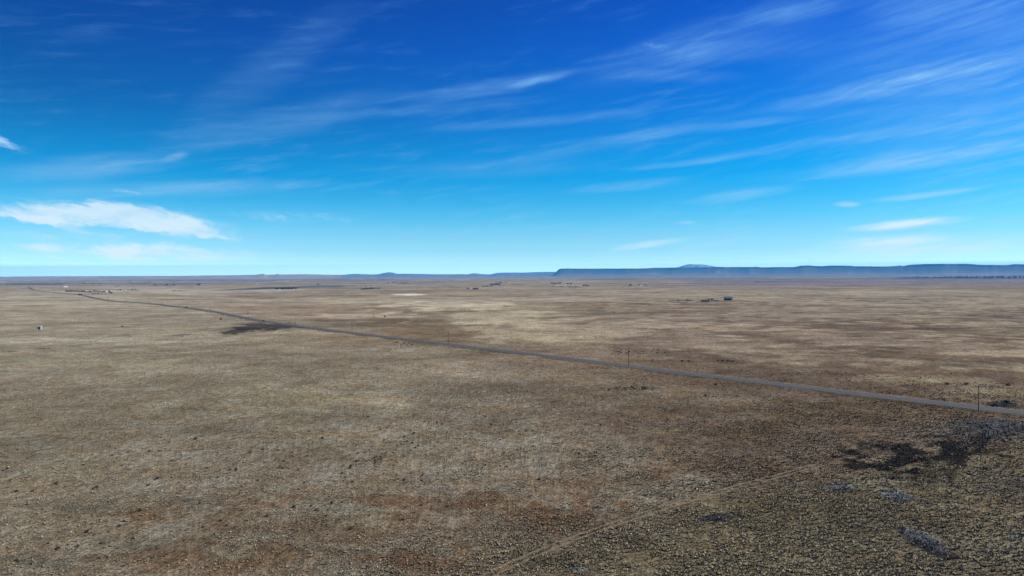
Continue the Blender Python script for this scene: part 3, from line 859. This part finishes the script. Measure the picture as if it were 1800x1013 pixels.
def wire_fence(px_list, label, thick=.09, hgt=1.35, name='wire_fence'):
    P = [at(*p) for p in px_list]
    o0 = P[0]; e = empty(name, o0)
    for i, p in enumerate(P):
        c = cyl('post', thick, thick * .85, hgt * random.uniform(.9, 1.15) + .2, postm, e, 7, z0=-.2)
        c.location = p - o0; c.rotation_euler = (random.uniform(-.06, .06), random.uniform(-.06, .06), 0)
    for hh in (.45, .8, 1.15):
        co = []; fc = []
        for i, p in enumerate(P):
            v = p - o0
            for (a, b) in ((0, .012), (.012, -.008), (-.012, -.008)): co.append((v.x + a, v.y, v.z + hh + b))
            if i:
                k = (i - 1) * 3
                for s, t in ((0, 1), (1, 2), (2, 0)): fc.append((k + s, k + t, k + 3 + t, k + 3 + s))
        me = bpy.data.meshes.new('wire'); me.from_pydata(co, [], fc); me.update(); link('wire', me, e, wirem)
    tag(e, label, 'fence')
    return e


wire_fence([(1727.5, 771), (1732, 770.5), (1738, 769.5), (1746.5, 766), (1753.5, 764.5), (1763, 761.5), (1773, 758), (1784, 754), (1798, 749), (1816, 742)],
           'row of dark leaning fence posts with wire at the right edge below the road', .2, 1.9)
wire_fence([(1795.5, 713.5), (1815, 716), (1836, 718.5)], 'thin fence post beside the brush on the far verge at the right edge', .08, 1.9)


# ------------------------------------------------------------------ shed, barns, houses, vehicles
wallp = mat('pale painted wall', (.26,.25,.21), .8, scale=1.5, noise=.12)
wallw = mat('white wall', (.5,.5,.5), .7, scale=1, noise=.06)
wallr = mat('dark red boards', (.07, .03, .028), .85, scale=2, noise=.3)
walld = mat('dark timber wall', (.022, .022, .024), .9, scale=2, noise=.3)
rfm = mat('blue grey metal roof', (.17, .21, .25), .45, scale=.8, noise=.12, metallic=.3)
rfl = mat('pale blue metal roof', (.20, .28, .34), .45, scale=.8, noise=.1, metallic=.2)
rfd = mat('dark roof', (.05, .045, .045), .8, scale=1, noise=.3)
rfw = mat('white metal roof', (.34,.34,.35), .5, scale=1, noise=.08)
voidm = mat('painted indoor shade', (.008, .008, .009), 1.0, scale=1, noise=.1)  # shade inside the doorways, put into the near-black colour of flat panels
glassm = mat('window glass', (.02, .025, .03), .15, scale=1, noise=.1, spec=.6)
trimm = mat('pale trim', (.5, .49, .46), .7, scale=2, noise=.1)


def gable(name, w, d, hw, hr, wm, rm, openings=(), over=.35, door_w=1.0, win=2):
    """building, front along -Y; roof ridge along X"""
    e = empty(name, (0, 0, 0))
    x0, x1, y0, y1 = -w / 2, w / 2, -d / 2, d / 2
    t = .2
    # wall shell with real recessed openings in the front
    co = []; fc = []

    def quad(a, b, c, d_):
        k = len(co); co.extend([a, b, c, d_]); fc.append((k, k + 1, k + 2, k + 3))
    xs = [x0]; ops = sorted(openings)
    for (a, b, hh) in ops:
        quad((xs[-1], y0, -.4), (a, y0, -.4), (a, y0, hw), (xs[-1], y0, hw))
        quad((a, y0, hh), (b, y0, hh), (b, y0, hw), (a, y0, hw))
        quad((a, y0, 0), (a, y0 + t, 0), (a, y0 + t, hh), (a, y0, hh)); quad((b, y0 + t, 0), (b, y0, 0), (b, y0, hh), (b, y0 + t, hh))
        xs.append(b)
    quad((xs[-1], y0, -.4), (x1, y0, -.4), (x1, y0, hw), (xs[-1], y0, hw))
    quad((x1, y1, -.4), (x0, y1, -.4), (x0, y1, hw), (x1, y1, hw))
    for sx, x in ((1, x1), (-1, x0)):
        k = len(co); co.extend([(x, y0, -.4), (x, y1, -.4), (x, y1, hw), (x, 0, hw + hr), (x, y0, hw)])
        fc.append((k, k + 1, k + 2, k + 3, k + 4) if sx > 0 else (k + 4, k + 3, k + 2, k + 1, k))
    me = bpy.data.meshes.new('wall'); me.from_pydata(co, [], fc); me.update(); link('wall', me, e, wm)
    co = []; fc = []
    sl = hr / (d / 2); o = over; th = .14
    for s in (-1, 1):
        k = len(co)
        ye = s * (d / 2 + o); ze = hw - o * sl
        for zz in (0.03, th):
            co.extend([(x0 - o, ye, ze + zz), (x1 + o, ye, ze + zz), (x1 + o, 0, hw + hr + zz), (x0 - o, 0, hw + hr + zz)])
        b = [(k + 3, k + 2, k + 1, k), (k + 4, k + 5, k + 6, k + 7), (k, k + 1, k + 5, k + 4), (k + 1, k + 2, k + 6, k + 5), (k + 3, k, k + 4, k + 7)]
        fc.extend(b if s < 0 else [f[::-1] for f in b])
    me = bpy.data.meshes.new('roof'); me.from_pydata(co, [], fc); me.update(); link('roof', me, e, rm)
    for (a, b, hh) in ops:
        box('doorway', a + .02, b - .02, y0 + t, y0 + t + .05, 0.02, hh - .02, voidm, e)
    n = win
    for k in range(n):
        x = x0 + w * (k + 1) / (n + 1)
        if any(a - .8 < x < b + .8 for a, b, hh in ops): continue
        f = box('window', x - .55, x + .55, y0 - .05, y0 - .003, 1.0, 2.0, trimm, e)
        box('pane', x - .45, x + .45, y0 - .07, y0 - .053, 1.1, 1.9, glassm, f)
    for y in (0,):
        f = box('window', x1 + .003, x1 + .05, -.5, .5, 1.0, 2.0, trimm, e)
        box('pane', x1 + .053, x1 + .07, -.4, .4, 1.1, 1.9, glassm, f)
    return e


def put(e, px, py, rz=0.0, label=None, cat='building', group=None, sc=1.0):
    q_ = at(px, py); e.location = q_ + Vector((0, 0, .02))
    e.rotation_euler = (0, 0, -math.atan2(q_.x, q_.y) + rz); e.scale = (sc, sc, sc)
    tag(e, label, cat, group); return e


# pale pump shed alone on the left plain
shed = gable('pump_shed', 4.4, 3.0, 3.3, .5, wallp, rfw, ((-.6, 1.4, 2.95),), over=.15, win=0)
put(shed, 69, 579.5, R(-28), 'small pale shed with a dark doorway alone on the left plain', 'shed')
tankm = mat('galvanised tank', (.5, .5, .5), .5, scale=2, noise=.1, metallic=.3)

barn = gable('barn', 15, 10, 4.2, 3.4, walld, rfm, ((-6.5, -3.2, 3.6), (-1.2, 2.2, 3.6)), over=.6, win=0)
put(barn, 1280, 528, R(-12), 'large grey blue roofed barn with dark openings standing alone on the plain', 'barn')
s1 = gable('low_shed', 9.5, 6, 2.0, 1.1, walld, rfl, ((-3.6, 2.8, 1.9),), win=0)
put(s1, 1259, 530, R(-8), 'low dark shed with pale blue roof just left of the lone barn', 'shed')
s2 = gable('long_shed', 15, 5, 2.0, .8, walld, rfd, ((-6.4, -1.0, 1.8), (0, 6.2, 1.8)), win=0)
put(s2, 1239.5, 530.3, R(-4), 'long low dark shed left of the pale blue roofed shed', 'shed')

f1 = gable('long_barn', 20, 9, 4.0, 1.8, wallr, rfd, ((-8, -5, 3.2),), win=3)
put(f1, 835.5, 509, R(4), 'long dark red barn with dark roof, left building of the centre farm', 'barn')
f2 = gable('white_tank_shed', 5, 4.5, 4.2, 1.2, wallw, rfw, (), win=1)
put(f2, 885, 507.2, R(-20), 'small bright white shed at the right end of the centre farm', 'shed')
f3 = gable('farmhouse', 14, 8, 3.4, 2.2, wallw, rfw, ((-1, .2, 2.2),), win=3)
put(f3, 872, 503.6, R(-6), 'white farmhouse under the dark trees of the centre farm', 'house')
f4 = gable('shed', 6, 4, 3.0, 1, wallw, rfw, (), win=1)
put(f4, 829, 508.6, R(10), 'tiny white shed touching the left end of the red barn', 'shed')
wh = gable('house', 11, 8, 3.0, 2.0, wallw, rfw, ((-1, .1, 2.1),), win=3)
HOUSES = [(979.3, 504.1, 1.0, 'bright white house at the left end of the right hand farm row'), (987, 503.9, 1.25, 'white house second from left in the right hand farm row'), (992, 503.8, 1.0, 'white house third from left in the right hand farm row'),
          (1020.5, 503.4, .8, 'small white house left of the dark trees ending the right hand farm row'), (1126, 503.3, 1.1, 'pale house among small trees at the far right farm'), (1130.5, 503.6, .7, 'little white outbuilding right of the pale far right farm house'),
          (115, 505.2, 1.5, 'white house standing alone above the left tree row'), (188.3, 513.8, 1.0, 'white house at the right end of the left tree row'), (219, 511, .8, 'tiny white house right of the left tree row in the distance'),
          (505.5, 494.5, 1.3, 'far pale house beyond the dark field, left one'), (519, 493.8, 1.3, 'far pale house beyond the dark field, middle one'), (526, 493.4, 1.1, 'far pale house beyond the dark field, right one'),
          (176, 492.8, 1.6, 'very distant pale roof on the left horizon plain'), (451, 500.8, .9, 'tiny distant pale house above the dark field')]
for i, (px, py, sc, lb) in enumerate(HOUSES):
    o = wh if i == 0 else copy_tree(wh)
    put(o, px, py, R(random.uniform(-30, 30)), lb, 'house', 'white farm houses on the plain', sc)

# dark car on the distant road
carm = mat('dark car paint', (.008, .008, .009), .6, scale=2, noise=.1, spec=.15)
tyrem = mat('tyre rubber', (.012, .012, .012), .9, scale=6, noise=.1)
rimm = mat('wheel rim', (.3, .3, .3), .4, scale=6, noise=.1, metallic=.7)
lampm = mat('headlamp glass', (.6, .6, .58), .2, scale=6, noise=.1)


def make_car():
    e = empty('car', (0, 0, 0))
    prof = [(-2.35, .45), (-2.4, .85), (-2.3, 1.12), (-1.35, 1.2), (1.0 + .35, 1.15), (2.2, .98), (2.38, .7), (2.3, .42)]
    def extr(name, prof, hw, m, parent, tap=0.0):
        n = len(prof)
        zs = [z for _, z in prof]; z1 = max(zs); z0 = min(zs)
        co = [(x, -hw + tap * (z - z0) / (z1 - z0), z) for x, z in prof] + [(x, hw - tap * (z - z0) / (z1 - z0), z) for x, z in prof]
        fc = [tuple(range(n)), tuple(range(2 * n - 1, n - 1, -1))] + [(i, i + n, (i + 1) % n + n, (i + 1) % n) for i in range(n)]
        me = bpy.data.meshes.new(name); me.from_pydata(co, [], fc); me.update(); return link(name, me, parent, m)
    b = extr('body', prof, .93, carm, e, .08)
    extr('cabin', [(-2.15, 1.1), (-1.8, 1.72), (.45, 1.76), (1.2, 1.14)], .84, carm, e, .16)
    for s in (-1, 1):
        me = bpy.data.meshes.new('side_window'); y = s * .80
        me.from_pydata([(-1.8, s * .835, 1.22), (.85, s * .835, 1.22), (.35, s * .70, 1.66), (-1.65, s * .70, 1.66)], [], [(0, 1, 2, 3)]); me.update(); link('side_window', me, e, glassm)
        for x in (-1.5, 1.5):
            ax = Matrix.Rotation(R(90), 3, 'X')
            w = cyl('wheel', .36, .36, .24, tyrem, e, 16, axis=ax); w.location = (x, s * .82 + .12, .36)
            r_ = cyl('rim', .2, .2, .02, rimm, w, 12, axis=ax); r_.location = (0, (-.24 if s < 0 else .02) + (-.005 if s < 0 else .005), 0)
        h = box('headlight', 2.3, 2.39, s * .68 - .16, s * .68 + .16, .72, .86, lampm, e)
    return e


car = make_car()
_q = at(329, 541.7)
i0 = int(np.argmin(np.hypot(RA[:, 0] - _q.x, RA[:, 1] - _q.y)))
cp = ROADL[i0]; nx_ = ROADL[i0 + 1]; dd = (nx_ - cp).normalized(); nn_ = Vector((-dd.y, dd.x, 0))
cp = cp + nn_ * 2.0
car.location = (cp.x, cp.y, hz(ROADL[i0].x, ROADL[i0].y) + .40)
car.rotation_euler = (0, 0, math.atan2(-dd.y, -dd.x)); car.scale = (1.15, 1.15, 1.15)
tag(car, 'dark car driving on the distant road left of centre', 'car')

# ------------------------------------------------------------------ trees
trunkm = mat('bark', (.05, .04, .03), .95, scale=4, noise=.3)
crownm = mat('juniper foliage', (.016, .019, .015), .95, scale=1.2, noise=.5)
crownb = mat('bare winter crown', (.022, .02, .018), .95, scale=1.2, noise=.4)


def make_tree(seed, h, w, m):
    e = empty('tree', (0, 0, 0))
    t = cyl('trunk', .3, .12, h * .55, trunkm, e, 7, z0=-.3, rings=3)
    co = [v.co.copy() for v in t.data.vertices]
    g = random.Random(seed)
    bm_v = []; bm_f = []
    for v in t.data.vertices: bm_v.append(tuple(v.co))
    for p in t.data.polygons: bm_f.append(tuple(p.vertices))
    for k in range(5):                      # limbs
        a = g.uniform(0, 6.28); z0 = h * g.uniform(.25, .5); L = w * g.uniform(.5, .8)
        d = Vector((math.cos(a), math.sin(a), .8)).normalized(); s = d.cross(Vector((0, 0, 1))).normalized(); u = s.cross(d)
        k0 = len(bm_v)
        for f, r_ in ((0, .1), (1, .03)):
            c = Vector((0, 0, z0)) + d * L * f
            for q_ in range(4):
                b = q_ * math.pi / 2; bm_v.append(tuple(c + (s * math.cos(b) + u * math.sin(b)) * r_))
        for q_ in range(4): bm_f.append((k0 + q_, k0 + (q_ + 1) % 4, k0 + 4 + (q_ + 1) % 4, k0 + 4 + q_))
    me = bpy.data.meshes.new('trunk'); me.from_pydata(bm_v, [], bm_f); me.update(); me.materials.append(trunkm); t.data = me
    # crown: several unequal leaf clumps
    V = []; F = []
    rg = np.random.default_rng(seed)
    for k in range(7):
        a = rg.uniform(0, 6.28); rr = w * rg.uniform(.1, .55) * (k > 0)
        c = np.array([math.cos(a) * rr, math.sin(a) * rr, h * rg.uniform(.42, .82)])
        n = 60; d = rg.normal(size=(n, 3)); d /= np.linalg.norm(d, axis=1)[:, None]
        p = c + d * (rg.random(n)[:, None] ** .5) * np.array([w * .5, w * .5, h * .22]) * rg.uniform(.7, 1.2)
        u = rg.normal(size=(n, 3)); u /= np.linalg.norm(u, axis=1)[:, None]; q_ = np.cross(u, d); s = .42 * rg.uniform(.6, 1.4, n)[:, None]
        V.append(np.stack([p - u * s, p + q_ * s, p + u * s, p - q_ * s], 1).reshape(-1, 3))
    V = np.concatenate(V); k = np.arange(len(V) // 4) * 4
    link('crown', np_mesh('crown', V, np.stack([k, k + 1, k + 2, k + 3], -1)), e, m)
    return e


TR = [make_tree(11, 8, 3.2, crownm), make_tree(12, 9, 3.8, crownb), make_tree(13, 7, 4.0, crownm), make_tree(14, 6.5, 2.6, crownb)]


def trees(px0, px1, py0, py1, n, label, group, sc=1.0, flat=.8):
    for i in range(n):
        src = random.choice(TR)
        f = (i + random.uniform(.1, .9)) / n
        q_ = at(px0 + (px1 - px0) * f, py0 + (py1 - py0) * f + random.uniform(-.35, .35))
        o = src if src.get('label') is None else copy_tree(src)
        s = sc * 1.45 * random.uniform(.75, 1.2)
        o.location = q_; o.rotation_euler = (0, 0, random.uniform(0, 6.28)); o.scale = (s * 1.15, s * 1.15, s * flat)
        tag(o, label, 'tree', group)


trees(862, 880, 502.3, 502.0, 9, 'dark tree in the dense grove behind the white farmhouse', 'grove behind the white farmhouse', 1.25)
trees(846, 866, 504.8, 504.6, 8, 'low dark tree between the red barn and the farmhouse grove', 'low trees of the centre farm', .7)
trees(820, 827, 508.8, 508.8, 3, 'small dark tree left of the red barn', 'trees left of the red barn', .7)
trees(872, 892, 498.2, 498.0, 7, 'small far tree in the line behind the centre farm grove', 'far tree line behind the centre farm', 1.0)
trees(968, 986, 500.2, 499.4, 10, 'dark tree in the windbreak above the right hand farm row', 'windbreak of the right hand farm', 1.1)
trees(996, 1006, 500.5, 500.8, 4, 'dark tree in the little clump right of the windbreak', 'clump right of the windbreak', 1.1)
trees(1024, 1036, 503.7, 503.2, 7, 'dark tree in the group ending the right hand farm row', 'trees ending the right hand farm row', .9)
trees(1000, 1023, 507, 506.8, 10, 'low dark tree in the hedge in front of the right hand farm', 'hedge in front of the right hand farm', .5, .5)
trees(970, 1014, 504.6, 504.4, 9, 'small tree standing between the white houses of the right hand farm', 'trees between the white houses', .6)
trees(1105, 1111, 503.1, 503, 4, 'dark tree in the left clump of the far right farm', 'left clump of the far right farm', .9)
trees(1122, 1136, 502.9, 502.9, 5, 'dark tree beside the pale house of the far right farm', 'trees of the far right farm', .9)
trees(484, 489, 509.8, 509.8, 4, 'dark tree in the leftmost clump below the dark field', 'leftmost clump below the dark field', .8)
trees(494, 516, 509.6, 509.4, 13, 'dark tree in the row just below the dark field', 'tree row below the dark field', .9)
trees(519, 522, 509.2, 509.2, 2, 'dark tree at the right end of the row below the dark field', 'right end of the row below the dark field', .9)
trees(634, 660, 509.8, 508.6, 13, 'dark tree in the sloping clump right of the dark field', 'clump right of the dark field', .8)
trees(615, 652, 504.8, 503.6, 9, 'small tree in the thin line above the sloping clump', 'thin line above the sloping clump', .6)
trees(662, 670, 508.6, 508.3, 3, 'small tree right of the sloping clump', 'trees right of the sloping clump', .7)
trees(555, 562, 501.4, 501.4, 2, 'single dark tree on the far edge of the dark field', 'trees on the far edge of the dark field', 1.0)
trees(115, 162, 513.9, 514.6, 20, 'dark tree in the long row beside the far bend of the road', 'long tree row by the far road bend', .7)
trees(163, 186, 513.6, 515.0, 9, 'dark tree between the long row and the white house at its right', 'trees left of the white house at the row end', .75)
trees(190, 197, 514.6, 517.5, 5, 'dark tree right of the white house ending the left row', 'trees right of the white house at the row end', .8)
trees(137, 144, 519.6, 519.8, 4, 'dark tree in the clump close beside the left bend of the road', 'clump beside the left bend of the road', .7)
trees(160, 186, 518.3, 518, 5, 'small tree in the sparse line below the long left row', 'sparse line below the long left row', .5)
trees(206, 245, 511.4, 511.2, 12, 'small distant tree in the line right of the left row', 'line of trees right of the left row', .6)
trees(204, 210, 504, 503.6, 2, 'small distant tree above the line right of the left row', 'pair above that line', .9)
trees(10, 110, 501.6, 500.8, 26, 'far dark tree along the left edge tree belt', 'far tree belt at the left edge', .9)
trees(138, 180, 500.4, 500.4, 8, 'far dark tree in the belt above the lone white house', 'far belt above the lone white house', 1.0)
trees(226, 262, 499.4, 499, 9, 'far dark tree in the short belt above the left plain', 'short belt above the left plain', 1.0)
trees(268, 310, 502.2, 502.2, 10, 'dark tree in the belt above the bending road', 'belt above the bending road', .9)
trees(346, 353, 502.2, 502.2, 3, 'dark tree in the lone clump left of the dark field', 'lone clump left of the dark field', 1.0)
trees(300, 330, 512.2, 512, 6, 'small tree in the faint line left of the dark field', 'faint line left of the dark field', .5)
trees(682, 684, 499, 499, 1, 'single tiny tree left of the dark hedge beyond the plain', None, 1.0)
trees(688, 718, 497.8, 499, 12, 'far dark tree in the sloping hedge beyond the plain left of the centre farm', 'far sloping hedge', .9, .6)
trees(1176, 1205, 530.2, 529.9, 8, 'small dark tree in the left part of the lone barn row', 'trees left in the lone barn row', .35)
trees(1206, 1216, 530.2, 530.0, 5, 'dark tree at the middle of the lone barn row', 'trees at the middle of the lone barn row', .45)
trees(1246, 1253, 529.6, 529.2, 3, 'dark tree between the two sheds left of the lone barn', 'trees between the two sheds', .5)
trees(1326, 1370, 497.4, 496.4, 12, 'far dark tree on the plain beyond the lone barn', 'far trees beyond the lone barn', .8)
# juniper belt: one crown each, too small to show a trunk
jun = [leafball('juniper', 120, 3.8, 3.8, 3.6, 3.4, 1.0, crownm, 70 + i) for i in range(3)]
nj = 0
for i in range(250):
    f = random.random() ** .7
    px = 1585 + 235 * f; sp = 1.0 + 3.6 * f
    py = 488.6 - .6 * f + random.triangular(-sp, sp * .55, .2) * .75
    q_ = at(px, py)
    src = jun[i % 3]; o = src if i < 3 else src.copy()
    if i >= 3: COL.objects.link(o)
    s = random.uniform(1.1, 2.0) * (.95 + .3 * f)
    o.location = q_; o.scale = (s, s, s * .95); o.rotation_euler = (0, 0, random.uniform(0, 6.28))
    tag(o, 'dark juniper in the scattered belt at the far right below the blue mesas', 'juniper tree', 'juniper belt below the mesas')


# ------------------------------------------------------------------ mesas and mountain
def ridge_range(name, pts, dist, apron, slope, depth, col, colb, seed, rough=.06, cliff=True, kind='structure'):
    """heightfield: gentle apron, talus, cliff band, plateau, back slope"""
    fine = []
    for (x0, y0), (x1, y1) in zip(pts[:-1], pts[1:]):
        n = max(1, int(abs(x1 - x0) / 1.2))
        for k in range(n): fine.append((x0 + (x1 - x0) * k / n, y0 + (y1 - y0) * k / n))
    fine.append(pts[-1])
    prof = [(-apron, 0, 0), (-apron * .6, .05, 0), (-apron * .25, .10, 0), (0, .15, 0), (slope * .25, .30, .35), (slope * .5, .5, .8), (slope * .75, .70, 1)]
    prof += [(slope * .95, .80, 1), (slope, .98, 1), (slope * 1.05, 1.0, 1)] if cliff else [(slope, .9, 1), (slope * 1.15, 1.0, 1)]
    prof += [(slope + depth * .5, .99, 1), (slope + depth, .8, 1), (slope + depth * 1.5, 0, 1)]
    co = []; cl = []
    for i, (px, py) in enumerate(fine):
        d = ray(px, py); hx = math.hypot(d.x, d.y); ux, uy = d.x / hx, d.y / hx; te = d.z / hx
        top = CAM_H + te * (dist + slope)
        g = px * dist / 1200
        wig = float(fbm(np.array(g / 900.0), np.array(seed * 1.0), 4, seed, .6)) * slope * .4
        for j, (t, h, k) in enumerate(prof):
            loc = float(fbm(np.array(g / 350.0), np.array(t / 500.0 + seed), 4, seed + 5, .6))
            w = wig * (1 if 0 < j < len(prof) - 3 else 0)
            rr = dist + t + w
            z = top * h * (1 + rough * loc * (1 if h < .97 else .12)) if h else -4.0
            if top < 2: z = -4.0
            co.append((ux * rr, uy * rr, z))
            n = float(fbm(np.array(g / 420.0 + 3), np.array(t / 700.0), 4, seed + 9, .6))
            n = n * .45 - (1.7 * max(0, n - .05) if 3 <= j <= 6 and px < 1500 else 0)
            m = min(1, max(0, k + n * (k < 1 or j < 8)))
            c = colb * (1 - m) + col * m
            cl.append(c * (1 + .2 * loc))
    n = len(prof); m_ = len(fine)
    ix = np.arange(n * m_).reshape(m_, n)
    qd = np.stack([ix[:-1, :-1], ix[1:, :-1], ix[1:, 1:], ix[:-1, 1:]], -1).reshape(-1, 4)
    me = np_mesh(name, np.array(co), qd, None, np.clip(np.array(cl), .01, .8))
    mm = mat(name + ' rock', (1, 1, 1), 1, noise=.2, scale=.004, attr=True)
    o = link(name, me, mat=mm); tag(o, kind=kind)
    return o


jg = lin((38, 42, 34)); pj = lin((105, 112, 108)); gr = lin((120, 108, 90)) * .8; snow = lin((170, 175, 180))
PM = [(972, 484), (975, 481), (979, 476.5), (984, 472.5), (1000, 472.2), (1060, 472.3), (1125, 472.3), (1142, 471.6), (1150, 471), (1190, 470.5), (1250, 470.2), (1270, 469.5), (1320, 469.5), (1330, 469), (1338, 470.2),
      (1370, 469.6), (1395, 469.6), (1408, 467), (1420, 466.4), (1440, 468), (1460, 467), (1495, 467), (1500, 468.2), (1560, 468.6), (1580, 467.4), (1583, 466.2), (1587, 468.2),
      (1597, 465.7), (1625, 464.2), (1700, 464), (1722, 465.6), (1770, 466), (1782, 464.6), (1830, 465.2), (1950, 464), (2100, 468)]
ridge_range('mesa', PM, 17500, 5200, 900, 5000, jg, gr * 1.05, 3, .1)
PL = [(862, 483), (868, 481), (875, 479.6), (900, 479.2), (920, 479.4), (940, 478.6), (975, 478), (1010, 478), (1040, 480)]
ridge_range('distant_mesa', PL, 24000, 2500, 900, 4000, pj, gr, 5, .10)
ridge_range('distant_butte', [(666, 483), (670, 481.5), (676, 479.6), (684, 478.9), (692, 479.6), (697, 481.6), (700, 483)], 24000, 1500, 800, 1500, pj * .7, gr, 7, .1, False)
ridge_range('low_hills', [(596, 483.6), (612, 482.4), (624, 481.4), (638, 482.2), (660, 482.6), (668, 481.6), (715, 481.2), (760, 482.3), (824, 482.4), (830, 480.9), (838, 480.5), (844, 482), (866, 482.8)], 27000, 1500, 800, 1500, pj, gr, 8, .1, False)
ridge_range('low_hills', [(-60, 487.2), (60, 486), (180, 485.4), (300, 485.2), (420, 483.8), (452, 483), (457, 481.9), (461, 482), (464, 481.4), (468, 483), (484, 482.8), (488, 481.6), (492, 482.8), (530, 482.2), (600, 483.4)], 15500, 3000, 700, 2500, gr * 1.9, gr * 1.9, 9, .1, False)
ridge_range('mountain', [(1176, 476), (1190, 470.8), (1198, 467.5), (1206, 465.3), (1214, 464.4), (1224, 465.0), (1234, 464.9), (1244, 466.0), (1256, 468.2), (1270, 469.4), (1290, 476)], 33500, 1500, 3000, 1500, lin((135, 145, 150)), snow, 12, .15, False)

# ------------------------------------------------------------------ haze: one closed box of clear desert air
hzm = bpy.data.materials.new('haze air'); hzm.use_nodes = True
t = hzm.node_tree
for n in list(t.nodes):
    if n.type != 'OUTPUT_MATERIAL': t.nodes.remove(n)
pv = t.nodes.new('ShaderNodeVolumePrincipled')
pv.inputs['Color'].default_value = (.10, .47, 1.0, 1)
pv.inputs['Density'].default_value = AIR_DENS
pv.inputs['Anisotropy'].default_value = 0.0
t.links.new(pv.outputs[0], [n for n in t.nodes if n.type == 'OUTPUT_MATERIAL'][0].inputs['Volume'])
hb = box('haze', -AIR_R, AIR_R, -AIR_R, AIR_R, -30, AIR_TOP, hzm)
tag(hb, 'thin blue air haze over the whole plain', 'haze', kind='stuff')
